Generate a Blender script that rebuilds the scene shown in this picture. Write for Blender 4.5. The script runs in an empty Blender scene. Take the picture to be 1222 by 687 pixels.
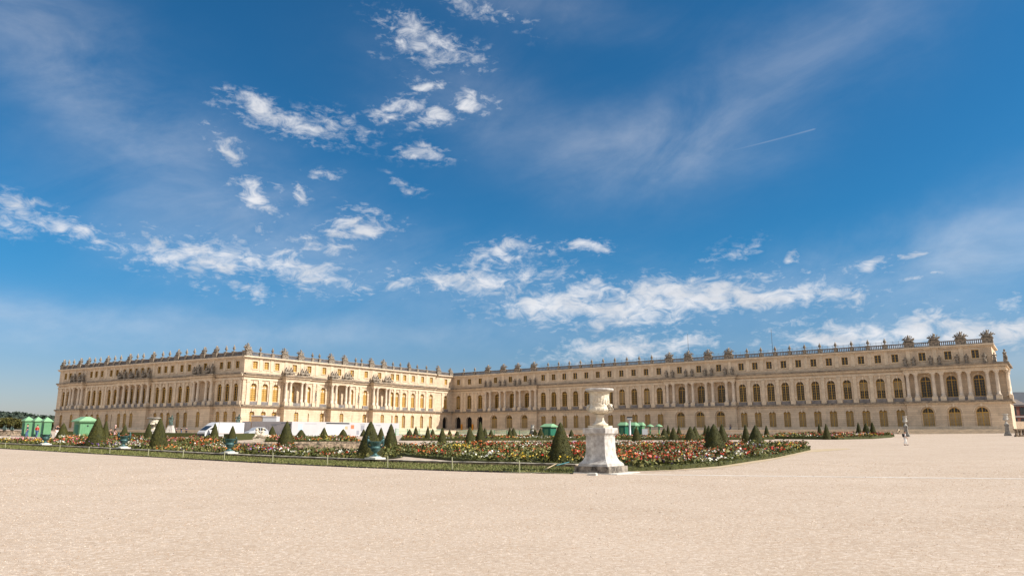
import bpy, bmesh, math, random
import numpy as np
from mathutils import Matrix, Vector
R = math.radians
rnd = random.Random(7)
scn = bpy.context.scene
col = scn.collection

# ------------------------------------------------------------------ camera
FPX, VH, CX, CY = 850.0, 516.0, 611.0, 343.5      # photo is 1222 x 687
TH = math.atan((VH - CY) / FPX)
EYE = 1.75
cam = bpy.data.cameras.new('camera'); camo = bpy.data.objects.new('camera', cam); col.objects.link(camo)
camo.location = (0, 0, EYE); camo.rotation_euler = (R(90) + TH, 0, 0)
cam.sensor_width = 36; cam.lens = 36 * FPX / 1222.0
cam.clip_start = 0.1; cam.clip_end = 9000
scn.camera = camo

def ray(u, v):
    xc = (u - CX) / FPX; yc = (CY - v) / FPX
    return xc, math.cos(TH) - yc * math.sin(TH), math.sin(TH) + yc * math.cos(TH)
def px(x, y, z):
    z -= EYE
    d = y * math.cos(TH) + z * math.sin(TH); up = -y * math.sin(TH) + z * math.cos(TH)
    return CX + FPX * x / d, CY - FPX * up / d
def gz(x, y):
    """ground height: level near the viewer, rising gently towards the palace and to the sides"""
    yy = max(y, 12.0)
    q = min((x / yy) ** 2, 0.8)
    return 0.0065 * min(max(0.0, y - 30.0), 230.0) + 0.0113 * q * min(max(y, 0.0), 260.0)
def gpt(u, v):
    dx, dy, dz = ray(u, v)
    lo, hi = 1.0, 600.0
    for _ in range(60):
        m = (lo + hi) / 2
        if EYE + dz * m > gz(dx * m, dy * m): lo = m
        else: hi = m
    return dx * lo, dy * lo
def at(u, Y):
    """point on the ground in the direction of column u, Y metres away"""
    x = (u - CX) / FPX * Y / math.cos(TH)
    for _ in range(4):
        z = gz(x, Y) - EYE
        x = (u - CX) / FPX * (Y * math.cos(TH) + z * math.sin(TH))
    return x, Y, gz(x, Y)
def ztop(u, v, Y):
    dx, dy, dz = ray(u, v)
    return EYE + dz / dy * Y

# ------------------------------------------------------------------ helpers
def tag(o, label=None, cat=None, group=None, kind=None):
    if label: o['label'] = label
    if cat: o['category'] = cat
    if group: o['group'] = group
    if kind: o['kind'] = kind
    return o
def empty(name, loc=(0, 0, 0), rz=0.0):
    o = bpy.data.objects.new(name, None); col.objects.link(o)
    o.location = loc; o.rotation_euler = (0, 0, rz); o.empty_display_size = .3
    return o
def inst(name, mesh, parent=None, loc=(0, 0, 0), rz=0.0, sc=None):
    o = bpy.data.objects.new(name, mesh); col.objects.link(o)
    if parent is not None: o.parent = parent
    o.location = loc; o.rotation_euler = (0, 0, rz)
    if sc is not None: o.scale = sc if hasattr(sc, '__len__') else (sc, sc, sc)
    return o
def copy_tree(o, parent=None):
    c = o.copy(); col.objects.link(c)
    if parent is not None: c.parent = parent
    for ch in list(o.children): copy_tree(ch, c)
    return c

class MB:
    """collects shapes into one mesh"""
    def __init__(s, T=None): s.v = []; s.f = []; s.m = []; s.sm = []; s.T = T; s.mi = 0; s.smooth = False
    def add(s, vs, fs):
        b = len(s.v)
        if s.T: vs = [s.T(*p) for p in vs]
        s.v += [tuple(p) for p in vs]
        for f in fs: s.f.append(tuple(i + b for i in f)); s.m.append(s.mi); s.sm.append(s.smooth)
    def quad(s, a, b, c, d): s.add([a, b, c, d], [(0, 1, 2, 3)])
    def box(s, x0, x1, y0, y1, z0, z1):
        s.add([(x0, y0, z0), (x1, y0, z0), (x1, y1, z0), (x0, y1, z0), (x0, y0, z1), (x1, y0, z1), (x1, y1, z1), (x0, y1, z1)],
              [(0, 3, 2, 1), (4, 5, 6, 7), (0, 1, 5, 4), (1, 2, 6, 5), (2, 3, 7, 6), (3, 0, 4, 7)])
    def lathe(s, prof, n=16, c=(0, 0, 0), sq=None, cap=True):
        sm = s.smooth; vs = []; fs = []
        for r, z in prof:
            for k in range(n):
                a = 2 * math.pi * (k + .5) / n
                vs.append((c[0] + r * math.cos(a), c[1] + r * math.sin(a), c[2] + z))
        for i in range(len(prof) - 1):
            for k in range(n):
                k2 = (k + 1) % n
                fs.append((i * n + k, i * n + k2, (i + 1) * n + k2, (i + 1) * n + k))
        s.smooth = True; s.add(vs, fs); s.smooth = sm
        if cap:
            s.add(vs[:n], [tuple(range(n))[::-1]]); s.add(vs[-n:], [tuple(range(n))])
    def tube(s, pts, rad, n=8):
        pts = [Vector(p) for p in pts]
        if not hasattr(rad, '__len__'): rad = [rad] * len(pts)
        vs = []; fs = []
        for i, p in enumerate(pts):
            d = (pts[min(i + 1, len(pts) - 1)] - pts[max(i - 1, 0)]).normalized()
            a = d.orthogonal().normalized() if abs(d.z) > .95 else Vector((0, 0, 1)).cross(d).normalized()
            b = d.cross(a)
            for k in range(n):
                t = 2 * math.pi * k / n
                vs.append(p + (a * math.cos(t) + b * math.sin(t)) * rad[i])
        for i in range(len(pts) - 1):
            for k in range(n):
                k2 = (k + 1) % n
                fs.append((i * n + k, i * n + k2, (i + 1) * n + k2, (i + 1) * n + k))
        sm = s.smooth; s.smooth = True
        s.add([tuple(p) for p in vs], fs + [tuple(range(n))[::-1], tuple(range(len(vs) - n, len(vs)))]); s.smooth = sm
    def blob(s, c, r, tilt=(0, 0, 0), sub=2, rough=0.0, rg=rnd):
        bm = bmesh.new(); bmesh.ops.create_icosphere(bm, subdivisions=sub, radius=1)
        M = Matrix.Rotation(tilt[2], 3, 'Z') @ Matrix.Rotation(tilt[1], 3, 'Y') @ Matrix.Rotation(tilt[0], 3, 'X')
        vs = []
        for v in bm.verts:
            k = 1 + rough * (rg.random() - .5) * 2
            p = M @ Vector((v.co.x * r[0] * k, v.co.y * r[1] * k, v.co.z * r[2] * k))
            vs.append((c[0] + p.x, c[1] + p.y, c[2] + p.z))
        bm.verts.index_update()
        fs = [tuple(v.index for v in f.verts) for f in bm.faces]; bm.free()
        sm = s.smooth; s.smooth = True; s.add(vs, fs); s.smooth = sm
    def mesh(s, name, mats):
        me = bpy.data.meshes.new(name); me.from_pydata(s.v, [], s.f); 
        if not hasattr(mats, '__len__'): mats = [mats]
        for m in mats: me.materials.append(m)
        me.polygons.foreach_set('material_index', s.m); me.polygons.foreach_set('use_smooth', s.sm)
        me.update(); return me
    def build(s, name, mats, parent=None, loc=(0, 0, 0), rz=0.0, sc=None):
        return inst(name, s.mesh(name, mats), parent, loc, rz, sc)

def quads_mesh(name, V, mi, mats):
    """V: (n,4,3) array of separate quads"""
    n = len(V); me = bpy.data.meshes.new(name)
    me.vertices.add(n * 4); me.vertices.foreach_set('co', V.reshape(-1).astype(np.float32))
    me.loops.add(n * 4); me.loops.foreach_set('vertex_index', np.arange(n * 4, dtype=np.int32))
    me.polygons.add(n); me.polygons.foreach_set('loop_start', np.arange(0, n * 4, 4, dtype=np.int32))
    me.polygons.foreach_set('loop_total', np.full(n, 4, dtype=np.int32))
    for m in mats: me.materials.append(m)
    me.polygons.foreach_set('material_index', mi.astype(np.int32))
    me.update(calc_edges=True); me.validate(); return me
def rand_quads(rg, C, size, up=0.0, aspect=1.0):
    """quads of the given half size at centres C with random tilt; up>0 biases normals upwards"""
    n = len(C)
    N = rg.normal(size=(n, 3)); N[:, 2] += up; N /= np.linalg.norm(N, axis=1)[:, None]
    A = np.cross(N, rg.normal(size=(n, 3))); A /= np.linalg.norm(A, axis=1)[:, None] + 1e-9
    B = np.cross(N, A)
    s = (size if hasattr(size, '__len__') else np.full(n, size))[:, None]
    A = A * s * aspect; B = B * s
    return np.stack([C - A - B, C + A - B, C + A + B, C - A + B], axis=1)

# ------------------------------------------------------------------ materials
def mat(name, colr, rough=.8, var=.0, scale=3.0, col2=None, bump=0.0, bscale=30.0, metal=0.0, streak=0.0, spec=.3, courses=0.0):
    m = bpy.data.materials.new(name); m.use_nodes = True
    nt = m.node_tree; b = nt.nodes['Principled BSDF']
    b.inputs['Base Color'].default_value = (*colr, 1); b.inputs['Roughness'].default_value = rough
    b.inputs['Metallic'].default_value = metal; b.inputs['Specular IOR Level'].default_value = spec
    tc = nt.nodes.new('ShaderNodeTexCoord'); co = tc.outputs['Object']
    src = None
    if var or col2:
        c2 = col2 or tuple(x * (1 - var) for x in colr)
        n = nt.nodes.new('ShaderNodeTexNoise'); n.inputs['Scale'].default_value = scale; n.inputs['Detail'].default_value = 5; n.inputs['Roughness'].default_value = .65
        nt.links.new(co, n.inputs['Vector'])
        cr = nt.nodes.new('ShaderNodeMapRange'); cr.inputs[1].default_value = .35; cr.inputs[2].default_value = .65
        nt.links.new(n.outputs['Fac'], cr.inputs[0])
        mx = nt.nodes.new('ShaderNodeMix'); mx.data_type = 'RGBA'
        mx.inputs[6].default_value = (*colr, 1); mx.inputs[7].default_value = (*c2, 1)
        nt.links.new(cr.outputs[0], mx.inputs[0]); src = mx.outputs[2]
    if streak:
        mp = nt.nodes.new('ShaderNodeMapping'); mp.inputs['Scale'].default_value = (1.1, 1.1, .16)
        nt.links.new(co, mp.inputs[0])
        n = nt.nodes.new('ShaderNodeTexNoise'); n.inputs['Scale'].default_value = 1.0; n.inputs['Detail'].default_value = 6; n.inputs['Roughness'].default_value = .7
        nt.links.new(mp.outputs[0], n.inputs['Vector'])
        cr = nt.nodes.new('ShaderNodeMapRange'); cr.inputs[1].default_value = .45; cr.inputs[2].default_value = .75; cr.inputs[4].default_value = streak
        nt.links.new(n.outputs['Fac'], cr.inputs[0])
        mx = nt.nodes.new('ShaderNodeMix'); mx.data_type = 'RGBA'; mx.inputs[7].default_value = (colr[0] * .42, colr[1] * .42, colr[2] * .46, 1)
        if src is not None: nt.links.new(src, mx.inputs[6])
        else: mx.inputs[6].default_value = (*colr, 1)
        nt.links.new(cr.outputs[0], mx.inputs[0]); src = mx.outputs[2]
    if courses:
        sx = nt.nodes.new('ShaderNodeSeparateXYZ'); nt.links.new(co, sx.inputs[0])
        mu = nt.nodes.new('ShaderNodeMath'); mu.operation = 'MULTIPLY'; mu.inputs[1].default_value = 1 / .52; nt.links.new(sx.outputs[2], mu.inputs[0])
        fr = nt.nodes.new('ShaderNodeMath'); fr.operation = 'FRACT'; nt.links.new(mu.outputs[0], fr.inputs[0])
        lt = nt.nodes.new('ShaderNodeMath'); lt.operation = 'LESS_THAN'; lt.inputs[1].default_value = .13; nt.links.new(fr.outputs[0], lt.inputs[0])
        # each course has its own slightly different stone
        fl = nt.nodes.new('ShaderNodeMath'); fl.operation = 'FLOOR'; nt.links.new(mu.outputs[0], fl.inputs[0])
        ad = nt.nodes.new('ShaderNodeMath'); ad.operation = 'ADD'; nt.links.new(sx.outputs[0], ad.inputs[0]); nt.links.new(sx.outputs[1], ad.inputs[1])
        fx = nt.nodes.new('ShaderNodeMath'); fx.operation = 'MULTIPLY_ADD'; fx.inputs[1].default_value = .62; nt.links.new(ad.outputs[0], fx.inputs[0])
        hf = nt.nodes.new('ShaderNodeMath'); hf.operation = 'MULTIPLY'; hf.inputs[1].default_value = .5; nt.links.new(fl.outputs[0], hf.inputs[0])
        nt.links.new(hf.outputs[0], fx.inputs[2])
        f2 = nt.nodes.new('ShaderNodeMath'); f2.operation = 'FLOOR'; nt.links.new(fx.outputs[0], f2.inputs[0])
        cb = nt.nodes.new('ShaderNodeCombineXYZ'); nt.links.new(f2.outputs[0], cb.inputs[0]); nt.links.new(fl.outputs[0], cb.inputs[1])
        wn = nt.nodes.new('ShaderNodeTexWhiteNoise'); nt.links.new(cb.outputs[0], wn.inputs['Vector'])
        mr = nt.nodes.new('ShaderNodeMapRange'); mr.inputs[3].default_value = 1 - courses * .5; mr.inputs[4].default_value = 1 + courses * .25; nt.links.new(wn.outputs['Value'], mr.inputs[0])
        ml = nt.nodes.new('ShaderNodeMath'); ml.operation = 'MULTIPLY_ADD'; ml.inputs[1].default_value = -courses; nt.links.new(lt.outputs[0], ml.inputs[0]); nt.links.new(mr.outputs[0], ml.inputs[2])
        hs = nt.nodes.new('ShaderNodeHueSaturation')
        if src is not None: nt.links.new(src, hs.inputs['Color'])
        else: hs.inputs['Color'].default_value = (*colr, 1)
        nt.links.new(ml.outputs[0], hs.inputs['Value']); src = hs.outputs[0]
    if src is not None: nt.links.new(src, b.inputs['Base Color'])
    if bump:
        n = nt.nodes.new('ShaderNodeTexNoise'); n.inputs['Scale'].default_value = bscale; n.inputs['Detail'].default_value = 4
        nt.links.new(co, n.inputs['Vector'])
        bp = nt.nodes.new('ShaderNodeBump'); bp.inputs['Strength'].default_value = bump; bp.inputs['Distance'].default_value = 1.5 / bscale
        nt.links.new(n.outputs['Fac'], bp.inputs['Height']); nt.links.new(bp.outputs[0], b.inputs['Normal'])
    return m

STONE = mat('limestone', (.68, .53, .375), .85, .22, .35, streak=.35, bump=.3, bscale=4, courses=.22)
TRIM = mat('limestone_trim', (.70, .565, .41), .85, .25, .8, streak=.3, bump=.3, bscale=5)
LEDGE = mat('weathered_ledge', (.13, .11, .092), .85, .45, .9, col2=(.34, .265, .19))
COLM = mat('column_stone', (.72, .60, .47), .75, .3, .7, streak=.3)
STAT = mat('statue_stone', (.38, .31, .235), .85, col2=(.075, .068, .06), scale=2.2, bump=.4, bscale=9)
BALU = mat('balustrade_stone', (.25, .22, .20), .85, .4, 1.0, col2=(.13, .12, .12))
ROOF = mat('lead_roof', (.16, .17, .19), .6, .3, .6)
FRAME = mat('ochre_frame', (.54, .315, .06), .55, .2, 2)
FRAMEW = mat('cream_frame', (.62, .55, .42), .6)
GLASS = mat('window_glass', (.035, .027, .018), .12, .4, .3, spec=.5)
BLIND = mat('gold_blind', (.52, .33, .105), .7, .35, .8)
SHUT = mat('door_blind', (.38, .29, .175), .7, .3, .5)
DARK = mat('painted_arch_shade', (.012, .011, .010), .9)
IRON = mat('dark_iron', (.05, .05, .05), .5)

MARBLE = mat('marble', (.66, .625, .57), .55, col2=(.33, .29, .25), scale=3.8, streak=.75, bump=.15, bscale=14)
MARBLE2 = mat('bright_marble', (.70, .63, .51), .5, col2=(.50, .42, .31), scale=3.5, bump=.4, bscale=11)
PLINTH = mat('stained_plinth', (.33, .28, .225), .8, col2=(.045, .038, .032), scale=3.4, bump=.3, bscale=12)
WSTONE = mat('white_stone', (.66, .63, .57), .7, .25, 4)
BRONZE = mat('verdigris_bronze', (.10, .20, .19), .45, col2=(.03, .06, .065), scale=4, metal=.35)
BRONZED = mat('dark_bronze', (.05, .075, .065), .5, col2=(.11, .16, .14), scale=3, metal=.3)
KERB = mat('old_kerb_stone', (.38, .28, .19), .9, col2=(.035, .026, .018), scale=3.4, bump=.5, bscale=10)
YEW = mat('yew', (.052, .050, .008), .8, col2=(.026, .028, .006), scale=6, bump=.8, bscale=28)
YEWL = mat('yew_leaf', (.115, .10, .012), .65, .5, 5)
BOX = mat('box_hedge', (.075, .080, .018), .75, .55, 5, bump=.8, bscale=24)
BOXL = mat('box_leaf', (.13, .135, .03), .65, .4, 5)
SOIL = mat('bed_undergrowth', (.065, .062, .022), .9, .5, 4, bump=.8, bscale=9)
GRASS = mat('grass_blade', (.17, .18, .05), .7, .4, 2)
TURF = mat('turf', (.15, .155, .045), .9, .4, 3, bump=.6, bscale=20)
FL = dict(leaf=mat('flower_leaf', (.105, .115, .025), .6, .5, 2), leaf2=mat('pale_leaf', (.25, .225, .07), .6, .4, 2),
          red=mat('red_petal', (.54, .050, .022), .5, .3, 3), orange=mat('orange_petal', (.68, .20, .05), .5, .3, 3),
          yellow=mat('yellow_petal', (.62, .42, .04), .5, .2, 3), white=mat('white_petal', (.70, .67, .58), .5, .1, 3),
          pink=mat('pink_petal', (.66, .20, .26), .5, .3, 3), purple=mat('purple_petal', (.20, .10, .30), .5, .3, 3),
          rust=mat('rust_petal', (.30, .11, .06), .6, .3, 3))
FLN = list(FL); FLM = [FL[k] for k in FLN]
GREENP = mat('green_painted_wood', (.12, .28, .14), .5, .15, 1.5)
GREEND = mat('dark_green_paint', (.03, .16, .10), .5, .2, 1.5)
GREENR = mat('green_roof', (.21, .38, .21), .5, .15, 1.5)
WHITEP = mat('white_paint', (.54, .54, .55), .35, .05, 1)
HOARD = mat('hoarding_panel', (.45, .44, .45), .5, .08, .5)
HGREY = mat('grey_hoarding', (.50, .46, .45), .5, .15, .6)
BLACKP = mat('black_paint', (.02, .02, .022), .4)
TYRE = mat('tyre_rubber', (.02, .02, .02), .8)
CARGL = mat('car_glass', (.015, .018, .02), .08, spec=.6)
WOOD = mat('pale_wood', (.52, .40, .25), .8, .3, 5)
STAKE = mat('stake_paint', (.34, .33, .20), .7, .3, 6)
TEAL = mat('teal_paint', (.05, .16, .17), .5)
BROWNP = mat('brown_panel', (.40, .27, .17), .7, .15, 1)
ORANGEP = mat('orange_panel', (.72, .30, .03), .5)
BLUEP = mat('pale_blue_print', (.38, .52, .62), .5)
REDP = mat('red_print', (.55, .16, .07), .5)
GREYP = mat('grey_print', (.25, .25, .28), .5)
WATER = mat('basin_water', (.05, .07, .075), .05, spec=.6)
BRICK = mat('red_brick', (.20, .085, .065), .9, .3, .8)
SLATE = mat('slate_roof', (.035, .042, .058), .55, .3, .5)

# ------------------------------------------------------------------ world and sun
S_DIR = Vector((.857, -.515, 0)); E_DIR = Vector((.515, .857, 0))
PHI = R(14); EL = R(41)
hz = (S_DIR * math.cos(PHI) + E_DIR * math.sin(PHI)).normalized()
SUN = Vector((hz.x * math.cos(EL), hz.y * math.cos(EL), math.sin(EL)))
sl = bpy.data.lights.new('sun', 'SUN'); sl.energy = 5.0; sl.angle = R(.53); sl.color = (1.0, .94, .845)
so = bpy.data.objects.new('sun', sl); col.objects.link(so); so.location = (30, -10, 60)
so.rotation_euler = (-SUN).to_track_quat('-Z', 'Y').to_euler()

w = bpy.data.worlds.new('World'); scn.world = w; w.use_nodes = True
w.cycles.sampling_method = 'MANUAL'; w.cycles.sample_map_resolution = 256
nt = w.node_tree; bg = nt.nodes['Background']
sky = nt.nodes.new('ShaderNodeTexSky'); sky.sky_type = 'NISHITA'; sky.sun_disc = False
sky.sun_elevation = EL; sky.sun_rotation = math.atan2(hz.x, hz.y)
sky.air_density = 1.0; sky.dust_density = .6; sky.ozone_density = 2.2; sky.altitude = 100
def nd(t, **k):
    n = nt.nodes.new(t)
    for a, b in k.items(): setattr(n, a, b)
    return n
def mth(op, a, b=None, c=None, clamp=False):
    n = nd('ShaderNodeMath', operation=op, use_clamp=clamp)
    for i, x in enumerate((a, b, c)):
        if x is None: continue
        if isinstance(x, (int, float)): n.inputs[i].default_value = x
        else: nt.links.new(x, n.inputs[i])
    return n.outputs[0]
def smooth(x, a, b, lo=0.0, hi=1.0):
    n = nd('ShaderNodeMapRange', interpolation_type='SMOOTHSTEP')
    nt.links.new(x, n.inputs[0]); n.inputs[1].default_value = a; n.inputs[2].default_value = b
    n.inputs[3].default_value = lo; n.inputs[4].default_value = hi
    return n.outputs[0]
tc = nd('ShaderNodeTexCoord'); D = tc.outputs['Generated']
sx = nd('ShaderNodeSeparateXYZ'); nt.links.new(D, sx.inputs[0]); dX, dY, dZ = sx.outputs
AZ = mth('ARCTAN2', dX, dY)                 # bearing and elevation of the look direction, in radians
ELV = mth('ARCSINE', dZ)
def noise(vec, scale, detail, rough=.6, dist=0.0):
    n = nd('ShaderNodeTexNoise'); n.inputs['Scale'].default_value = scale; n.inputs['Detail'].default_value = detail
    n.inputs['Roughness'].default_value = rough; n.inputs['Distortion'].default_value = dist
    nt.links.new(vec, n.inputs['Vector']); return n
def comb(x, y, z=0.0):
    n = nd('ShaderNodeCombineXYZ')
    for i, a in enumerate((x, y, z)):
        if isinstance(a, (int, float)): n.inputs[i].default_value = a
        else: nt.links.new(a, n.inputs[i])
    return n.outputs[0]
# clouds drift on a flat layer: direction / height gives their foreshortening
ae = comb(AZ, mth('MULTIPLY', ELV, 1.7))
wp = noise(ae, 9, 4, .6)
wsx = nd('ShaderNodeSeparateColor'); nt.links.new(wp.outputs['Color'], wsx.inputs[0])
AZw = mth('ADD', AZ, mth('MULTIPLY', mth('SUBTRACT', wsx.outputs[0], .5), .085))
ELw = mth('ADD', ELV, mth('MULTIPLY', mth('SUBTRACT', wsx.outputs[1], .5), .06))
def ae_of(u, v):
    x, y, z = ray(u, v)
    return math.atan2(x, y), math.asin(z / math.sqrt(x * x + y * y + z * z))
# single clouds: (column, row, half length, half height, slope, weight)
CL = [(385, 212, 20, 9, 0, .6), (460, 68, 16, 6, 0, .5), (540, 75, 30, 12, .2, .55), (240, 345, 22, 7, 0, .5), (150, 272, 18, 7, 0, .5), (118, 288, 20, 7, 0, .6), (395, 330, 26, 8, 0, .6), (470, 325, 30, 8, 0, .55), (650, 308, 14, 5, 0, .6), (960, 335, 16, 5, 0, .5), (905, 325, 12, 5, 0, .55), (1125, 322, 14, 5, 0, .55), (1145, 392, 20, 9, 0, .7), (515, 55, 66, 24, .2, .74), (503, 101, 26, 13, 0, .95), (571, 124, 28, 14, 0, .9), (520, 142, 36, 13, -.25, .95), (475, 132, 32, 14, -.3, .8),
      (305, 130, 36, 14, .2, .95), (350, 152, 75, 17, .12, .92), (405, 150, 45, 16, .1, .62), (268, 178, 32, 20, .3, .75), (505, 185, 34, 12, 0, .8), (480, 218, 26, 9, .3, .55),
      (305, 238, 30, 16, .1, 1.0), (358, 232, 16, 12, 0, .6), (570, 10, 70, 16, .3, .55),
      (30, 248, 45, 18, .15, .82), (85, 268, 66, 17, .2, .78), (15, 262, 30, 18, 0, .7),
      (250, 305, 125, 30, .12, .88), (340, 320, 120, 24, .06, .92), (425, 272, 50, 13, -.1, .92), (375, 292, 60, 15, .1, .74), (285, 345, 46, 10, .25, .72), (320, 270, 34, 10, .1, .55), (190, 295, 50, 13, .1, .6), (440, 252, 40, 10, .2, .6),
      (600, 305, 48, 15, -.1, .9), (560, 330, 115, 20, -.05, .84), (625, 330, 50, 16, 0, .74),
      (698, 294, 36, 9, -.05, 1.05), (660, 362, 95, 27, -.08, 1.02), (725, 337, 30, 10, 0, .92), (800, 358, 210, 28, -.03, 1.02), (930, 354, 120, 20, -.03, 1.02), (745, 378, 90, 14, -.1, .8), (700, 345, 70, 18, .0, .8), (870, 340, 70, 12, .0, .55),
      (870, 296, 46, 12, -.1, .62), (735, 415, 85, 20, -.05, .92), (815, 408, 45, 14, 0, .9), (870, 325, 36, 8, 0, .7),
      (1040, 318, 28, 10, -.1, .9), (1092, 306, 22, 7, -.1, .85), (948, 312, 16, 6, 0, .7), (1110, 334, 46, 6, -.05, .6),
      (1060, 392, 130, 25, -.1, 1.0), (1010, 404, 110, 18, 0, .9), (1175, 395, 100, 26, -.05, 1.02), (1090, 372, 40, 12, 0, .8), (1215, 358, 40, 12, 0, .6), (945, 390, 45, 6, 0, .7), (1150, 372, 60, 14, 0, .7), (1120, 405, 120, 14, 0, .86)]
acc = None
for u, v, hw, hh, sl_, wt in CL:
    a0, e0 = ae_of(u, v); a1, _ = ae_of(u + 10, v); _, e1 = ae_of(u, v - 10)
    hw2, hh2 = hw * (a1 - a0) / 10, hh * (e1 - e0) / 10
    x = mth('SUBTRACT', AZw, a0); y = mth('SUBTRACT', ELw, e0)
    y = mth('MULTIPLY_ADD', x, sl_, y)
    q = mth('ADD', mth('POWER', mth('MULTIPLY', x, 1 / hw2), 2), mth('POWER', mth('MULTIPLY', y, 1 / hh2), 2))
    g = mth('MULTIPLY', mth('EXPONENT', mth('MULTIPLY', q, -1.0)), wt)
    acc = g if acc is None else mth('MAXIMUM', acc, g)
n1 = noise(comb(AZ, mth('MULTIPLY', ELV, 1.9)), 34, 9, .64, .6)
n2 = noise(comb(AZ, mth('MULTIPLY', ELV, 2.2)), 11, 6, .6, .4)
dens = mth('ADD', acc, mth('ADD', mth('MULTIPLY', mth('SUBTRACT', n1.outputs['Fac'], .5), 2.0), mth('MULTIPLY', mth('SUBTRACT', n2.outputs['Fac'], .5), .7)))
gate = smooth(acc, .03, .45)
cum = mth('MULTIPLY', smooth(dens, .26, 1.22), gate)
n3 = noise(comb(AZ, mth('MULTIPLY', ELV, 2.0)), 62, 6, .62, .3)
fringe = mth('MULTIPLY', mth('MULTIPLY', smooth(acc, .02, .35), smooth(n3.outputs['Fac'], .44, .80)), .50)
# thin cirrus: long streaks
cir = noise(comb(mth('MULTIPLY_ADD', AZ, 1.0, mth('MULTIPLY', ELV, 1.1)), mth('MULTIPLY_ADD', ELV, 2.6, mth('MULTIPLY', AZ, -1.2))), 3.2, 9, .62, .5)
cirm = noise(ae, 1.9, 3, .5)
def veil(u, v, hw, hh, slp, wt):
    a0, e0 = ae_of(u, v); a1, _ = ae_of(u + 10, v); _, e1 = ae_of(u, v - 10)
    x = mth('SUBTRACT', AZw, a0); y = mth('MULTIPLY_ADD', x, slp, mth('SUBTRACT', ELw, e0))
    q = mth('ADD', mth('POWER', mth('MULTIPLY', x, 10 / (a1 - a0) / hw), 2), mth('POWER', mth('MULTIPLY', y, 10 / (e1 - e0) / hh), 2))
    return mth('MULTIPLY', mth('EXPONENT', mth('MULTIPLY', q, -1.0)), wt)
VL = [(760, 180, 110, 45, -.05, .50), (900, 150, 190, 75, -.35, .16), (140, 130, 190, 100, .55, .34), (70, 60, 150, 60, .5, .35), (560, 120, 120, 60, .2, .3), (300, 300, 220, 50, .1, .35), (620, 345, 200, 40, 0, .4), (1180, 300, 190, 70, -.3, .42), (60, 380, 330, 26, .05, .5), (420, 395, 260, 18, 0, .4), (1000, 330, 260, 40, -.1, .42), (1120, 420, 200, 40, 0, .5), (640, 5, 160, 30, .2, .3), (960, 60, 220, 60, -.3, .25), (330, 240, 200, 60, .2, .22)]
vacc = None
for q_ in VL:
    g = veil(*q_); vacc = g if vacc is None else mth('ADD', vacc, g)
wisp = mth('MULTIPLY', vacc, smooth(cir.outputs['Fac'], .12, .95))
# vapour trail, a long thin line in the sky
a0, e0 = ae_of(800, 196); a1, e1 = ae_of(976, 153)
L = math.hypot(a1 - a0, e1 - e0); tx, ty = (a1 - a0) / L, (e1 - e0) / L
px_ = mth('SUBTRACT', AZ, a0); py_ = mth('SUBTRACT', ELV, e0)
lon = mth('ADD', mth('MULTIPLY', px_, tx), mth('MULTIPLY', py_, ty))
lat = mth('ABSOLUTE', mth('SUBTRACT', mth('MULTIPLY', py_, tx), mth('MULTIPLY', px_, ty)))
trail = mth('MULTIPLY', mth('MULTIPLY', smooth(lat, .0003, .0018, 1, 0), smooth(lon, 0, L * .7)), smooth(lon, L * .97, L, .16, 0))
# unseen cloud added behind the viewer to brighten the shaded west faces
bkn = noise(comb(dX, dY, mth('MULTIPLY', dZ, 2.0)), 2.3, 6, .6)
fill_cloud = mth('MULTIPLY', mth('MULTIPLY', smooth(mth('MULTIPLY', dY, -1.0), -.10, .20), smooth(dZ, .02, .16)), mth('MULTIPLY', smooth(bkn.outputs['Fac'], .28, .52), .95))
cov = mth('MAXIMUM', mth('MAXIMUM', fill_cloud, mth('MAXIMUM', mth('MULTIPLY', cum, .93), fringe)), mth('MAXIMUM', mth('MULTIPLY', wisp, .68), trail), clamp=True)
# the palest air hugs the horizon
tint = nd('ShaderNodeMix', data_type='RGBA', blend_type='MULTIPLY'); tint.inputs[0].default_value = 1.0
SKYT = tint
nt.links.new(sky.outputs[0], tint.inputs[6])
tg = nd('ShaderNodeMix', data_type='RGBA'); tg.inputs[6].default_value = (.60, .60, .72, 1); tg.inputs[7].default_value = (.145, .60, .84, 1)
nt.links.new(smooth(ELV, .0, .24), tg.inputs[0]); nt.links.new(tg.outputs[2], tint.inputs[7])
cc = nd('ShaderNodeMix', data_type='RGBA')          # cloud body: a little greyer where thick
nt.links.new(smooth(n2.outputs['Fac'], .35, .7), cc.inputs[0]); cc.inputs[6].default_value = (7.0, 7.0, 7.2, 1); cc.inputs[7].default_value = (5.3, 5.5, 5.9, 1)
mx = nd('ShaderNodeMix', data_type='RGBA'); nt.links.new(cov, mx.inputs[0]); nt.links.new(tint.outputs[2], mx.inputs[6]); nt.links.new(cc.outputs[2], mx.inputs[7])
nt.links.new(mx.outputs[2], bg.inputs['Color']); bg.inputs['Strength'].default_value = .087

scn.view_settings.view_transform = 'Standard'; scn.view_settings.look = 'None'
scn.view_settings.exposure = 0.57; scn.view_settings.gamma = 1.0
scn.render.engine = 'CYCLES'
scn.cycles.use_denoising = True
scn.cycles.max_bounces = 6; scn.cycles.diffuse_bounces = 4

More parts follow.
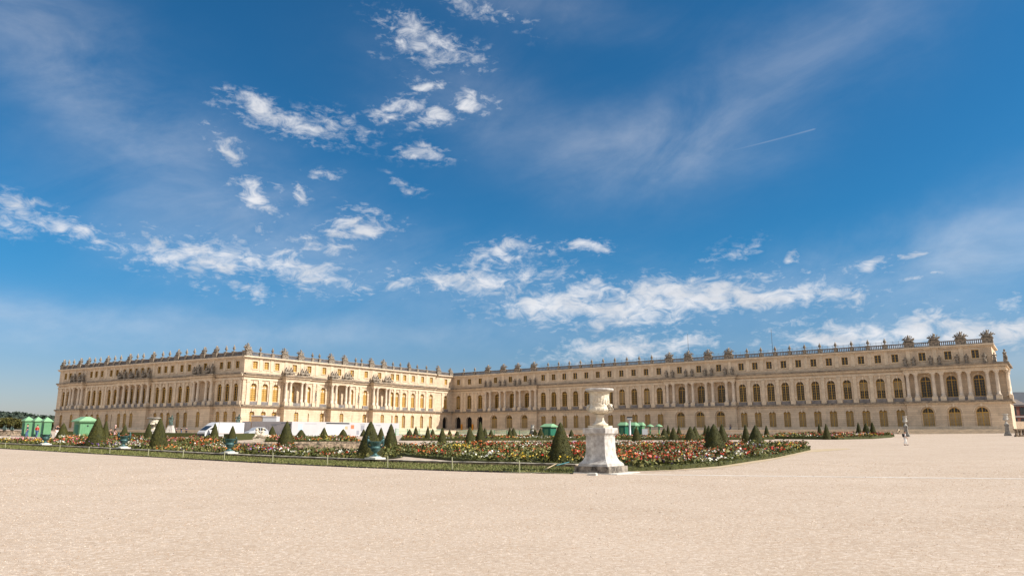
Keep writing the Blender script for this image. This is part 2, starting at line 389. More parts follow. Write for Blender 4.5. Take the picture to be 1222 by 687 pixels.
# ------------------------------------------------------------------ ground
def ground_material():
    m = bpy.data.materials.new('gravel'); m.use_nodes = True
    g = m.node_tree; b = g.nodes['Principled BSDF']; b.inputs['Roughness'].default_value = .92; b.inputs['Specular IOR Level'].default_value = .15
    tc = g.nodes.new('ShaderNodeTexCoord'); co = tc.outputs['Object']
    def nz(s, d=4, r=.6):
        n = g.nodes.new('ShaderNodeTexNoise'); n.inputs['Scale'].default_value = s; n.inputs['Detail'].default_value = d; n.inputs['Roughness'].default_value = r
        g.links.new(co, n.inputs['Vector']); return n.outputs['Fac']
    def rmp(f, a, b2, lo=0, hi=1):
        n = g.nodes.new('ShaderNodeMapRange'); g.links.new(f, n.inputs[0])
        for i, x in enumerate((a, b2, lo, hi)): n.inputs[i + 1].default_value = x
        return n.outputs[0]
    def mixc(f, a, c):
        n = g.nodes.new('ShaderNodeMix'); n.data_type = 'RGBA'; g.links.new(f, n.inputs[0])
        for i, x in ((6, a), (7, c)):
            if isinstance(x, tuple): n.inputs[i].default_value = (*x, 1)
            else: g.links.new(x, n.inputs[i])
        return n.outputs[2]
    base = mixc(rmp(nz(.12, 5), .35, .65), (.415, .322, .246), (.462, .365, .285))
    base = mixc(rmp(nz(.33, 7, .74), .45, .66, 0, .6), base, (.345, .255, .18))
    base = mixc(rmp(nz(2.3, 5, .7), .47, .68, 0, .5), base, (.40, .29, .20))
    base = mixc(rmp(nz(7, 4, .75), .48, .66, 0, .62), base, (.32, .24, .178))
    base = mixc(rmp(nz(11, 3, .7), .50, .66, 0, .65), base, (.62, .53, .45))
    base = mixc(rmp(nz(38, 3, .7), .50, .72, 0, .6), base, (.29, .21, .15))
    base = mixc(rmp(nz(55, 2, .6), .56, .70, 0, .7), base, (.66, .57, .48))
    vo = g.nodes.new('ShaderNodeTexVoronoi'); vo.inputs['Scale'].default_value = 30; g.links.new(co, vo.inputs['Vector'])
    sp = g.nodes.new('ShaderNodeSeparateColor'); g.links.new(vo.outputs['Color'], sp.inputs[0])
    k1 = rmp(sp.outputs[0], .965, .97); k2 = rmp(vo.outputs['Distance'], .25, .40, 1, 0)
    mu = g.nodes.new('ShaderNodeMath'); mu.operation = 'MULTIPLY'; g.links.new(k1, mu.inputs[0]); g.links.new(k2, mu.inputs[1])
    base = mixc(mu.outputs[0], base, (.22, .155, .11))
    g.links.new(base, b.inputs['Base Color'])
    bp = g.nodes.new('ShaderNodeBump'); bp.inputs['Strength'].default_value = .55; bp.inputs['Distance'].default_value = .012
    g.links.new(nz(42, 4, .7), bp.inputs['Height']); g.links.new(bp.outputs[0], b.inputs['Normal'])
    return m
GRAVEL = ground_material()
def axis(vals): return sorted(set(round(v, 3) for v in vals))
xs = axis(list(np.arange(-20, 20.1, 2)) + list(np.arange(-280, 281, 10)) + list(np.arange(-4000, 4001, 400)))
ys = axis([-400, -100, -30] + list(np.arange(-10, 60.1, 2)) + list(np.arange(60, 300, 8)) + list(np.arange(300, 5001, 300)))
gm = MB(); gm.smooth = True
gm.add([(x, y, gz(x, y)) for y in ys for x in xs], [(j * len(xs) + i, j * len(xs) + i + 1, (j + 1) * len(xs) + i + 1, (j + 1) * len(xs) + i) for j in range(len(ys) - 1) for i in range(len(xs) - 1)])
g = gm.build('ground', GRAVEL); tag(g, 'wide pale gravel terrace in front of the parterre', 'ground', kind='structure')
# loose stones lying on the gravel near the viewer: small four-sided lumps
rg = np.random.default_rng(3)
def pebbles(n, y0, y1, r0, r1):
    yy = y0 + (y1 - y0) * rg.random(n) ** 1.25; xx = (rg.random(n) * 2 - 1) * (yy * .76)
    r = r0 + (r1 - r0) * rg.random(n) ** 2.5
    r = r * (.006 + .00078 * yy)
    zz = np.array([gz(a, b) for a, b in zip(xx, yy)])
    a0 = rg.random(n) * 6.28
    ring = []
    for k in range(4):
        a = a0 + k * 1.571 + rg.normal(0, .25, n); q = r * rg.uniform(.8, 1.25, n)
        ring.append(np.stack([xx + q * np.cos(a), yy + q * np.sin(a), zz - .002], 1))
    t = r * .45
    top = np.stack([xx + rg.normal(0, .25, n) * r, yy + rg.normal(0, .25, n) * r, zz + r * rg.uniform(.5, 1.0, n)], 1)
    return np.stack(ring + [top], 1)
Pb = np.concatenate([pebbles(36000, 7.0, 30, .25, 1.0), pebbles(30000, 7.0, 16, .25, 1.0), pebbles(36000, 12, 42, .25, 1.0)])
n = len(Pb); me = bpy.data.meshes.new('gravel'); me.vertices.add(n * 5); me.vertices.foreach_set('co', Pb.reshape(-1).astype(np.float32))
fi = (np.arange(n)[:, None, None] * 5 + np.array([[0, 1, 4], [1, 2, 4], [2, 3, 4], [3, 0, 4]])[None]).reshape(-1)
me.loops.add(len(fi)); me.loops.foreach_set('vertex_index', fi.astype(np.int32)); me.polygons.add(n * 4)
me.polygons.foreach_set('loop_start', np.arange(0, n * 12, 3, dtype=np.int32)); me.polygons.foreach_set('loop_total', np.full(n * 4, 3, dtype=np.int32))
for m in [mat('tan_pebble', (.46, .35, .26), .85), mat('pale_pebble', (.60, .50, .41), .85), mat('brown_pebble', (.33, .22, .145), .85), mat('dark_pebble', (.13, .10, .08), .8)]: me.materials.append(m)
me.polygons.foreach_set('material_index', np.repeat(rg.choice(4, n, p=[.45, .27, .26, .02]), 4).astype(np.int32)); me.update(calc_edges=True)
o = bpy.data.objects.new('gravel', me); col.objects.link(o); tag(o, 'loose small stones scattered on the near gravel', 'gravel', kind='stuff')

# ------------------------------------------------------------------ palace
Z0, ZB, ZE, ZT = 2.50, 9.13, 17.73, 22.24      # terrace, balcony ledge, main cornice, attic cornice
A = Vector((-151.1, 239.16)); B = Vector((-72.69, 193.78))
WDIR = Vector((.8001, -.5999)); SDIR = Vector((.5151, .8571)); KW = Vector((-26.635, 270.402))
class Face:
    """a facade frame: s along it, y inwards, z up"""
    def __init__(f, O, d): f.O = Vector(O); f.d = Vector(d).normalized(); f.n = Vector((-f.d.y, f.d.x)); f.a = math.atan2(f.d.y, f.d.x)
    def P(f, s, y, z): return (f.O.x + f.d.x * s + f.n.x * y, f.O.y + f.d.y * s + f.n.y * y, z)
    def s_at(f, u, z, y=0.0):
        lo, hi = -60.0, 240.0
        for _ in range(50):
            m = (lo + hi) / 2
            if px(*f.P(m, y, z))[0] < u: lo = m
            else: hi = m
        return lo
REC = 2.4                                       # the last bay of the south face steps back
_k = FG_ = Face(KW, WDIR); _p = Vector(FG_.P(FG_.s_at(540.0, ZB), 0, 0)[:2]) - B
_an = math.atan2(_p.y, _p.x) - math.asin(1.3 / _p.length); SDIR = Vector((math.cos(_an), math.sin(_an)))
FS = Face(B, SDIR); FW = Face(A, B - A); FG = Face(KW, WDIR)
LW = (B - A).length
SK = FS.s_at(519.0, ZB)                          # where the south face steps back
FR = Face(FS.P(0, REC, 0)[:2], SDIR)             # stepped back bay
# the wing front starts where it meets the stepped back bay
S0W = FG.s_at(540.0, ZB)
kx, ky, _ = FG.P(S0W, 0, 0)
SR = (Vector((kx, ky)) - FR.O).dot(FR.d)
FR.O = FR.O + FR.n * (Vector((kx, ky)) - FR.O).dot(FR.n)
REC = (FR.O - FS.O).dot(FS.n)

def arch_pts(c, w, zs, kind, n=10):
    r = w / 2
    if kind == 'flat': return [(c - r, zs), (c + r, zs)]
    if kind == 'round': return [(c - r * math.cos(math.pi * i / n), zs + r * math.sin(math.pi * i / n)) for i in range(n + 1)]
    h = w * .28
    return [(c - r * math.cos(math.pi * i / n), zs + h * math.sin(math.pi * i / n)) for i in range(n + 1)]
def panel(mb, y, s0, s1, z0, z1, ops, dep=.45):
    """wall sheet with real openings and their reveals"""
    cur = s0
    for c, w_, zs, zp, kind in sorted(ops):
        a, b = c - w_ / 2, c + w_ / 2
        mb.quad((cur, y, z0), (a, y, z0), (a, y, z1), (cur, y, z1)); cur = b
        if zs > z0: mb.quad((a, y, z0), (b, y, z0), (b, y, zs), (a, y, zs))
        pts = arch_pts(c, w_, zp, kind)
        for (p0, q0), (p1, q1) in zip(pts, pts[1:]):
            mb.quad((p0, y, q0), (p1, y, q1), (p1, y, z1), (p0, y, z1))
        out = [(a, zs)] + pts + [(b, zs)]
        for (p0, q0), (p1, q1) in zip(out, out[1:] + out[:1]):
            if p0 == p1 and q0 == q1: continue
            mb.quad((p0, y, q0), (p1, y, q1), (p1, y + dep, q1), (p0, y + dep, q0))
    mb.quad((cur, y, z0), (s1, y, z0), (s1, y, z1), (cur, y, z1))
def archivolt(mb, y, c, w_, zp, kind, band=.22, pr=.10, key=True):
    pts = arch_pts(c, w_, zp, kind, 12); out = arch_pts(c, w_ + 2 * band, zp, kind, 12)
    if kind == 'flat': return
    for i in range(len(pts) - 1):
        a, b, c2, d = pts[i], pts[i + 1], out[i + 1], out[i]
        mb.quad((a[0], y - pr, a[1]), (b[0], y - pr, b[1]), (c2[0], y - pr, c2[1]), (d[0], y - pr, d[1]))
        mb.quad((d[0], y - pr, d[1]), (c2[0], y - pr, c2[1]), (c2[0], y, c2[1]), (d[0], y, d[1]))
        mb.quad((a[0], y - pr, a[1]), (b[0], y - pr, b[1]), (b[0], y, b[1]), (a[0], y, a[1]))
    if key:
        top = max(q for _, q in out)
        mb.box(c - .2, c + .2, y - pr - .16, y, top - .42, top + .3)

# window meshes: local x along, y inwards, z up from the sill
def bars(mb, w_, h, arch, nx, nz, t=.085, d=.10, zc=None):
    r = w_ / 2
    mb.box(-r, -r + t * 1.3, -d, 0, 0, h); mb.box(r - t * 1.3, r, -d, 0, 0, h)
    mb.box(-r + t * 1.3, r - t * 1.3, -d, 0, 0, t * 1.6)
    for i in range(1, nx):
        x = -r + w_ * i / nx; k = .9 if i * 2 == nx else .22
        zt_ = h + (math.sqrt(max(0, r * r - x * x)) - .02 if arch == 'round' else (w_ * .28 * math.sqrt(max(0, 1 - (x / r) ** 2)) - .02 if arch == 'seg' else 0))
        mb.box(x - t * k, x + t * k, -d * .85, 0, t * 1.6, zt_)
    for i in range(1, nz + 1):
        z = h * i / nz; k = 1.0 if i == nz else .22
        mb.box(-r + t * 1.3, r - t * 1.3, -d * .8, 0, z - t * k, z + t * k)
    if arch != 'flat':
        pts = arch_pts(0, w_, h, arch, 12); ins = arch_pts(0, w_ - 2.6 * t, h, arch, 12)
        for i in range(len(pts) - 1):
            a, b, c, e = pts[i], pts[i + 1], ins[i + 1], ins[i]
            mb.quad((a[0], -d, a[1]), (b[0], -d, b[1]), (c[0], -d, c[1]), (e[0], -d, e[1]))
            mb.quad((e[0], -d, e[1]), (c[0], -d, c[1]), (c[0], 0, c[1]), (e[0], 0, e[1]))
def pane_mesh(w_, h, arch, mats, split=None):
    mb = MB(); r = w_ / 2
    z1 = h if split is None else split
    mb.quad((-r, .03, 0), (r, .03, 0), (r, .03, z1), (-r, .03, z1))
    pts = arch_pts(0, w_, h, arch, 12)
    if split is not None:
        mb.mi = 1; mb.quad((-r, .03, z1), (r, .03, z1), (r, .03, h), (-r, .03, h))
        mb.mi = 2
    elif len(mats) > 1: mb.mi = 1
    if arch != 'flat': mb.add([(p, .03, q) for p, q in pts], [tuple(range(len(pts)))])
    return mb.mesh('pane', mats)
def win_kind(w_, h, arch, nx, nz, fm, pm, split=None):
    mb = MB(); bars(mb, w_, h, arch, nx, nz); return mb.mesh('window_frame', [fm]), pane_mesh(w_, h, arch, pm, split)
K_FIRST = win_kind(2.0, 4.05, 'round', 4, 6, FRAME, [GLASS])
K_FIRSTP = win_kind(2.25, 3.95, 'round', 4, 6, FRAME, [GLASS])
K_FIRSTL = win_kind(1.75, 4.1, 'round', 2, 6, FRAME, [GLASS])
K_SOUTH = win_kind(1.85, 4.1, 'round', 2, 7, FRAME, [BLIND, FRAMEW, SHUT], 3.35)
K_ATT = win_kind(1.55, 2.0, 'flat', 2, 3, FRAME, [GLASS])
K_ATTS = win_kind(1.5, 2.05, 'flat', 2, 3, FRAME, [BLIND])
K_DOOR = win_kind(1.8, 4.3, 'seg', 4, 7, FRAME, [SHUT])
K_DOORP = win_kind(2.45, 3.85, 'round', 4, 6, FRAME, [SHUT, GLASS])
K_DOORS = win_kind(1.55, 4.3, 'round', 2, 6, FRAME, [SHUT])

mbo = MB(); bars(mbo, 2.7, 3.55, 'round', 1, 0, .03, .03); K_OPEN = (mbo.mesh('arch_lining', [TRIM]), pane_mesh(2.7, 3.55, 'round', [DARK]))  # near-black sheet paints the shade inside the open arch
CURT = mat('curtain', (.30, .24, .16), .8, .25, .6)
def curtain_pane(w_, h, f):
    mb = MB(); r = w_ / 2; z1 = h * f
    mb.quad((-r, .03, 0), (r, .03, 0), (r, .03, h - z1), (-r, .03, h - z1)); mb.mi = 1; mb.quad((-r, .03, h - z1), (r, .03, h - z1), (r, .03, h), (-r, .03, h))
    mb.mi = 0; pts = arch_pts(0, w_, h, 'round', 12); mb.add([(p, .03, q) for p, q in pts], [tuple(range(len(pts)))]); return mb.mesh('pane', [GLASS, CURT])
CUR1 = [curtain_pane(2.0, 4.05, f) for f in (.25, .5, .85)]
def put_window(pal, F, name, kind, s, y, z):
    p = F.P(s, y, z)
    fr = inst(name, kind[0], pal, (p[0] - pal.location.x, p[1] - pal.location.y, p[2] - pal.location.z), F.a)
    inst('pane', CUR1[int(s * 7) % 3] if kind is K_FIRST and (int(s * 13) % 10) < 3 else kind[1], fr); return fr

def col_mesh():
    mb = MB(); h = ZE - 1.75 - (ZB + 1.0)
    mb.box(-.56, .56, -.56, .56, 0, .18)
    prof = [(.54, .18), (.56, .26), (.50, .34), (.52, .42), (.44, .48)]
    prof += [(.43 - .07 * t * t, .48 + (h - 1.3) * t) for t in [i / 6 for i in range(7)]]
    prof += [(.40, h - .74), (.38, h - .68), (.46, h - .5), (.58, h - .30), (.60, h - .22)]
    mb.lathe(prof, 14, cap=False); mb.box(-.60, .60, -.60, .60, h - .22, h); return mb.mesh('column', COLM)
COL = col_mesh()
def statue_mesh(seed, seated=False):
    r = random.Random(seed); mb = MB(); h = 2.3
    mb.box(-.38, .38, -.3, .3, 0, .22)
    lean = r.uniform(-.1, .1)
    if not seated:
        for k, (z, rx) in enumerate([(.22, .34), (.6, .36), (1.0, .30), (1.25, .32), (1.55, .36), (1.75, .30)]): pass
        mb.lathe([(.36, .22), (.33, .5), (.29, .9), (.31, 1.15), (.25, 1.4), (.33, 1.72), (.30, 1.86), (.12, 1.95), (.11, 2.05)], 10)
        mb.blob((lean, -.02, 2.2), (.17, .19, .22), sub=2)
        s = r.choice((-1, 1))
        mb.tube([(s * .3, 0, 1.8), (s * .55, -.1, 1.5), (s * .5, -.35, 1.75)], [.11, .09, .07], 6)
        mb.tube([(-s * .3, 0, 1.8), (-s * .46, .02, 1.4), (-s * .3, -.2, 1.1)], [.11, .09, .07], 6)
        mb.blob((s * .15, -.22, .8), (.28, .2, .55), (0, .25 * s, 0), 2, .08, r)
    else:
        s = r.choice((-1, 1))
        mb.blob((0, 0, .55), (.75, .42, .38), (0, .1 * s, 0), 2, .12, r)
        mb.blob((-.25 * s, 0, 1.1), (.36, .32, .58), (0, .35 * s, 0), 2, .1, r)
        mb.blob((-.12 * s, -.05, 1.78), (.18, .2, .23), sub=2)
        mb.tube([(-.15 * s, 0, 1.45), (.35 * s, -.12, 1.35), (.55 * s, -.15, 1.75), (.65 * s, -.1, 2.3)], [.13, .11, .09, .05], 6)
        mb.tube([(.1 * s, -.1, .75), (.65 * s, -.2, .7), (.95 * s, -.2, .25)], [.2, .16, .1], 7)
        mb.blob((.55 * s, .1, .95), (.16, .3, .5), (0, -.5 * s, 0), 2, .1, r)
    return mb.mesh('statue', STAT)
STATS = [statue_mesh(i) for i in range(3)]; SEATS = [statue_mesh(i + 10, True) for i in range(3)]
def trophy_mesh(seed):
    r = random.Random(seed); mb = MB()
    mb.box(-1.05, 1.05, -.62, .62, 0, 1.25); mb.box(-1.18, 1.18, -.74, .74, 1.25, 1.45)
    mb.blob((0, 0, 1.85), (.95, .5, .5), (0, 0, 0), 2, .15, r)
    mb.blob((0, -.05, 2.4), (.42, .36, .62), (0, r.uniform(-.1, .1), 0), 2, .06, r)
    mb.blob((r.uniform(-.1, .1), -.05, 3.15), (.23, .27, .28), sub=2); mb.blob((0, .08, 3.45), (.10, .30, .16), sub=1)
    for s in (-1, 1):
        mb.blob((s * .62, -.12, 2.15), (.16, .42, .55), (0, s * .6, 0), 2, .08, r)
        mb.blob((s * .95, 0, 2.35), (.20, .20, .42), (0, s * .9, 0), 1, .2, r)
        for k in range(4):
            a = R(18 + 19 * k + r.uniform(-6, 6)); L = r.uniform(1.25, 1.75)
            x1, z1 = s * L * math.sin(a), 2.0 + L * math.cos(a) * .85
            mb.tube([(s * .15, .12, 1.95), (x1, .12 + r.uniform(-.15, .15), z1)], [.09, .06], 5)
            mb.blob((x1 * .88, .1, z1 - .12), (.13, .10, .26), (0, s * a, 0), 1, .15, r)
        mb.blob((s * .8, -.3, 1.7), (.32, .3, .28), sub=1, rough=.15, rg=r)
    return mb.mesh('trophy', STAT)
TROPH = [trophy_mesh(i + 30) for i in range(4)]
def vase_mesh():
    mb = MB(); mb.box(-.42, .42, -.42, .42, 0, 1.25); mb.box(-.5, .5, -.5, .5, 1.25, 1.4)
    mb.lathe([(.30, 1.4), (.28, 1.5), (.11, 1.62), (.12, 1.75), (.33, 1.95), (.40, 2.2), (.36, 2.42), (.24, 2.5), (.30, 2.58), (.22, 2.7), (.10, 2.8), (.16, 2.95), (.10, 3.1), (.02, 3.25)], 12)
    return mb.mesh('vase', STAT)
VASE = vase_mesh()

def put(pal, F, name, me, s, y, z, rz=0.0, sc=None):
    p = F.P(s, y, z)
    return inst(name, me, pal, (p[0] - pal.location.x, p[1] - pal.location.y, p[2] - pal.location.z), F.a + rz, sc)

def build_face(pal, F, s0, s1, bays, pavs, south=False, end0=False, end1=False, ledge=True, kinds=None, att=0.0, opens=()):
    """bays: window axes outside the projecting parts; pavs: dicts s0,s1,wins,cols,proj,side"""
    lx, ly = pal.location.x, pal.location.y; lz = pal.location.z
    T = lambda s, y, z: tuple(a - b for a, b in zip(F.P(s, y, z), (lx, ly, lz)))
    wall, trim, led, bal = MB(T), MB(T), MB(T), MB(T)
    kf, ka, kd = kinds
    arch1 = 2.0 if kf is K_FIRST else 1.85 if kf is K_SOUTH else 1.75
    def first_ops(wins, wd): return [(c, wd, ZB + 1.05, ZB + 5.05, 'round') for c in wins]
    pv = sorted(pavs, key=lambda p: p['s0'])
    # attic: one plane all along
    allw = sorted(list(bays) + [c for p in pv for c in p['wins']])
    attw = [c for c in allw if not any(abs(c - k) < .1 for k in [q for p in pv for q in p.get('noatt', [])])]
    wa = 1.55 if ka is K_ATT else 1.5
    panel(wall, 0, s0, s1 - att, ZE, ZT, [(c, wa, ZE + 1.25, ZE + 3.28, 'flat') for c in attw], .35)
    for c in attw:
        put_window(pal, F, 'attic_window', ka, c, .28, ZE + 1.25)
        trim.box(c - wa / 2 - .2, c + wa / 2 + .2, -.14, 0, ZE + 1.05, ZE + 1.25)
        for q in (-1, 1): trim.box(c + q * (wa / 2 + .1) - .1, c + q * (wa / 2 + .1) + .1, -.07, 0, ZE + 1.25, ZE + 3.3)
        trim.box(c - wa / 2 - .2, c + wa / 2 + .2, -.07, 0, ZE + 3.3, ZE + 3.5)
    # attic pilaster strips between bays
    for a, b in zip(attw, attw[1:]):
        m = (a + b) / 2
        if b - a < 8: trim.box(m - .45, m + .45, -.10, 0, ZE + .7, ZT - .1)
    # plain stretches between projecting parts
    edges = [s0] + [x for p in pv for x in (p['s0'], p['s1'])] + [s1]
    for a, b in zip(edges[::2], edges[1::2]):
        if b - a < .05: continue
        ws = [c for c in bays if a < c < b]
        panel(wall, 0, a, b, Z0, ZB, [(c, 2.7, Z0 + .05, Z0 + 3.6, 'round') if c in opens else (c, 1.8 if kd is K_DOOR else 1.55, Z0 + .05, Z0 + 4.35, 'seg' if kd is K_DOOR else 'round') for c in ws], .9)
        panel(wall, 0, a, b, ZB, ZE, first_ops(ws, arch1), .5)
        for c in ws:
            put_window(pal, F, 'arched_window', kf, c, .40, ZB + 1.05 - .0)
            if c in opens: put_window(pal, F, 'open_arch', K_OPEN, c, .85, Z0 + .05); archivolt(trim, 0, c, 2.7, Z0 + 3.6, 'round', .25, .07)
            else: put_window(pal, F, 'ground_door', kd, c, .40, Z0 + .05)
            archivolt(trim, 0, c, arch1, ZB + 5.05, 'round', .26)
            if c not in opens: archivolt(trim, 0, c, 1.8 if kd is K_DOOR else 1.55, Z0 + 4.35, 'seg' if kd is K_DOOR else 'round', .2, .07)
            bal.box(c - 1.15, c + 1.15, -.28, -.06, ZB + .10, ZB + .95)
        pil = []
        if ws:
            gaps = [ws[0] - (ws[1] - ws[0] if len(ws) > 1 else 3.6)] + ws + [ws[-1] + (ws[-1] - ws[-2] if len(ws) > 1 else 3.6)]
            for p, q in zip(gaps, gaps[1:]):
                m = (p + q) / 2
                if a + .5 < m < b - .5:
                    if q - p > 4.6: pil += [m - .75, m + .75]
                    else: pil.append(m)
        for m in pil:
            trim.box(m - .40, m + .40, -.20, 0, ZB + 1.1, ZE - 1.95)
            trim.box(m - .50, m + .50, -.29, 0, ZE - 2.45, ZE - 1.85); trim.box(m - .62, m + .62, -.40, -.0, ZB + .1, ZB + 1.1)
        # mouldings on this stretch
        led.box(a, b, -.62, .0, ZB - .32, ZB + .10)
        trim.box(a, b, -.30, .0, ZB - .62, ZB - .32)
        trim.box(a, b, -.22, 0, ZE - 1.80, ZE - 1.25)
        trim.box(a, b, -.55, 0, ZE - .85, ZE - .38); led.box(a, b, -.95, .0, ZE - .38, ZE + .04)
        trim.box(a, b, -.14, 0, Z0, Z0 + .75)
    for p in pv:
        a, b, pr = p['s0'], p['s1'], p['proj']
        gw = p.get('doors', p['wins'])
        dk = p.get('door', K_DOORP); dw = 2.45 if dk is K_DOORP else 1.55
        zsp = Z0 + 3.9 if dk is K_DOORP else Z0 + 4.35
        panel(wall, -pr, a, b, Z0, ZB, [(c, dw + (.7 if dk is K_DOORP else 0), Z0 + .05, zsp, 'round') for c in gw], .30)
        if dk is K_DOORP:
            for c in gw:           # stepped arch: inner order
                iw = MB(T); panel(wall, -pr + .30, c - dw / 2 - .36, c + dw / 2 + .36, Z0 + .05, zsp + dw / 2 + .36, [(c, dw, Z0 + .05, zsp, 'round')], .4)
        for c in gw:
            put_window(pal, F, 'ground_door', dk, c, -pr + (.55 if dk is K_DOORP else .25), Z0 + .05)
            archivolt(trim, -pr, c, dw + (.7 if dk is K_DOORP else 0), zsp, 'round', .22, .07)
        for s_ in (a, b): wall.quad((s_, -pr, Z0), (s_, 0, Z0), (s_, 0, ZB), (s_, -pr, ZB))
        trim.box(a - .1, b + .1, -pr - .14, -pr, Z0, Z0 + .75)
        ww = 2.25 if p.get('kf', kf) in (K_FIRSTP, K_FIRST) else arch1
        kk = K_FIRSTP if kf is K_FIRST else kf
        rc = 1.0 if pr < 1.5 else .6
        for s_ in (a, b): wall.quad((s_, 0, ZB), (s_, rc, ZB), (s_, rc, ZE), (s_, 0, ZE))
        wall.quad((a, 0, ZB + .06), (b, 0, ZB + .06), (b, rc, ZB + .06), (a, rc, ZB + .06))
        panel(wall, rc, a, b, ZB, ZE, [(c, ww, ZB + 1.05, ZB + 5.05, 'round') for c in p['wins']], .5)
        for c in p['wins']:
            put_window(pal, F, 'arched_window', kk, c, rc + .40, ZB + 1.05)
            archivolt(trim, rc, c, ww, ZB + 5.05, 'round', .26)
        # ledges and entablature carried by the columns
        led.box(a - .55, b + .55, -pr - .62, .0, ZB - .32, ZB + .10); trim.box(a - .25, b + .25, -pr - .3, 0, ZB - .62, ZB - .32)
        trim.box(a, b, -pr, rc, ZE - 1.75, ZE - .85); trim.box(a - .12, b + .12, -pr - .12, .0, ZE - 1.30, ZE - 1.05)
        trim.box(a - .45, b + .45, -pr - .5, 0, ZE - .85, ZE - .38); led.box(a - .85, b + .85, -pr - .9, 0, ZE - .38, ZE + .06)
        for c in p['cols']:
            put(pal, F, 'column', COL, c, -pr + .62, ZB + 1.0)
            trim.box(c - .62, c + .62, -pr - .02, -pr + 1.22 if pr > 1.2 else 0, ZB + .10, ZB + 1.0)
        cs = sorted(p['cols'])
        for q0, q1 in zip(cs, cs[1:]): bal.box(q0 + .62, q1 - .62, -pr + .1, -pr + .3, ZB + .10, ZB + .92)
        if p.get('side'):
            for s_ in (a, b):
                x0, x1 = (s_, s_ + .55) if s_ == a else (s_ - .55, s_)
                wall.box(x0 + .03, x1 - .03, -pr + 1.3, 0, ZB + .1, ZE - 1.75)
    # attic cornice, balustrade
    s1 = s1 - att
    a, b = s0 - (.6 if end0 else 0), s1 + (.6 if end1 else 0)
    trim.box(a, b, -.30, .0, ZT - .55, ZT - .25); trim.box(a, b, -.62, .3, ZT - .25, ZT + .08)
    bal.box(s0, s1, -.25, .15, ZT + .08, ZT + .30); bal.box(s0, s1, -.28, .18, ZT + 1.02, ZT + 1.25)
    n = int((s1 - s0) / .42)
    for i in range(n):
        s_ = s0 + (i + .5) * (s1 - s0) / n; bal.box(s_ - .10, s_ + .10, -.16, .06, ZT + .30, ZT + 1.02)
    return wall, trim, led, bal

def closed_block(pal, corners, z0, z1, m, name):
    """roof plate and back walls of a range"""
    lx, ly, lz = pal.location
    mb = MB(lambda x, y, z: (x - lx, y - ly, z - lz))
    n = len(corners)
    mb.add([(x, y, z1) for x, y in corners], [tuple(range(n))])
    return mb.build(name, m, pal)

# --- south wing
wing = empty('palace_wing', FG.P(S0W, 0, Z0))
tag(wing, 'long shaded limestone palace wing with three columned pavilions on the right', 'palace')
zw = ZB + 4
def S(u): return FG.s_at(u, zw)
g1 = [S(546.8), S(559.9), S(572.9)]
lin = lambda a, b, n: [a + (b - a) * i / (n - 1) for i in range(n)]
g2 = lin(S(648.3), S(787.2), 11); g3 = lin(S(886.2), S(1071.4), 11)
def pav(u0, u1, wins, proj=.9, endk=.79):
    wins = [S(u) for u in wins]; d = (wins[2] - wins[0]) / 2; k = d * .335
    return dict(s0=wins[0] - d * .79, s1=wins[2] + d * endk, wins=wins, cols=[wins[0] - d + k, wins[0] - k] + [wins[0] + k, wins[1] - k, wins[1] + k, wins[2] - k] + [wins[2] + k, wins[2] + d - k], proj=proj)
P1 = pav(0, 0, (591.3, 609.1, 627.1)); P2 = pav(0, 0, (812.1, 835.3, 859.3)); P3 = pav(0, 0, (1104.2, 1135.3, 1168.2), endk=1.0)
S1W = P3['s1']
open_arches = g1
wl, tr, le, ba = build_face(wing, FG, S0W, S1W, g1 + g2 + g3, [P1, P2, P3], kinds=(K_FIRST, K_ATT, K_DOOR), end1=True, att=2.2, opens=g1)
# south end of the wing: plain wall with two columns and the returns of the mouldings
FE = Face(FG.P(S1W, -.9, 0)[:2], FG.n)
lx, ly, lz = wing.location
for mb in (wl, tr, le, ba): mb.T = (lambda F: lambda s, y, z: tuple(a - b for a, b in zip(F.P(s, y, z), (lx, ly, lz))))(FE)
DW = 17.0
wl.quad((0, 0, Z0), (DW, 0, Z0), (DW, 0, ZB), (0, 0, ZB)); wl.quad((.9, 0, ZB), (DW, 0, ZB), (DW, 0, ZE), (.9, 0, ZE))
wl.quad((.9, 2.2, ZE), (DW, 2.2, ZE), (DW, 2.2, ZT), (.9, 2.2, ZT)); wl.quad((.0, 0, ZE), (DW, 0, ZE), (DW, 2.3, ZE), (.0, 2.3, ZE))
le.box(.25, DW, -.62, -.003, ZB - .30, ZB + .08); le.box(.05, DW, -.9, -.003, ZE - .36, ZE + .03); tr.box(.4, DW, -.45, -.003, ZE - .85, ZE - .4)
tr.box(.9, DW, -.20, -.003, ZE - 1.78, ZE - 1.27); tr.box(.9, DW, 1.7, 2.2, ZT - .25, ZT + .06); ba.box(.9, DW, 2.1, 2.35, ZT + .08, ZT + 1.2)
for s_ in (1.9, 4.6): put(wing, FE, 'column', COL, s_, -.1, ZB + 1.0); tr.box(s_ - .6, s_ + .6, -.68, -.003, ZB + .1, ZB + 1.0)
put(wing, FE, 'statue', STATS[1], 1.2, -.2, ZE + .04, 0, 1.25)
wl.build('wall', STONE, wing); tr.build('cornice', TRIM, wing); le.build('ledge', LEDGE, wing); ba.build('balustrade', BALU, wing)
closed_block(wing, [FG.P(S0W, .18, 0)[:2], FG.P(S1W - 2.3, .18, 0)[:2], FG.P(S1W - 2.3, DW, 0)[:2], FG.P(S0W, DW, 0)[:2]], 0, ZT + .35, ROOF, 'roof')
bk = MB(lambda s, y, z: tuple(a - b for a, b in zip(FG.P(s, y, z), (lx, ly, lz))))
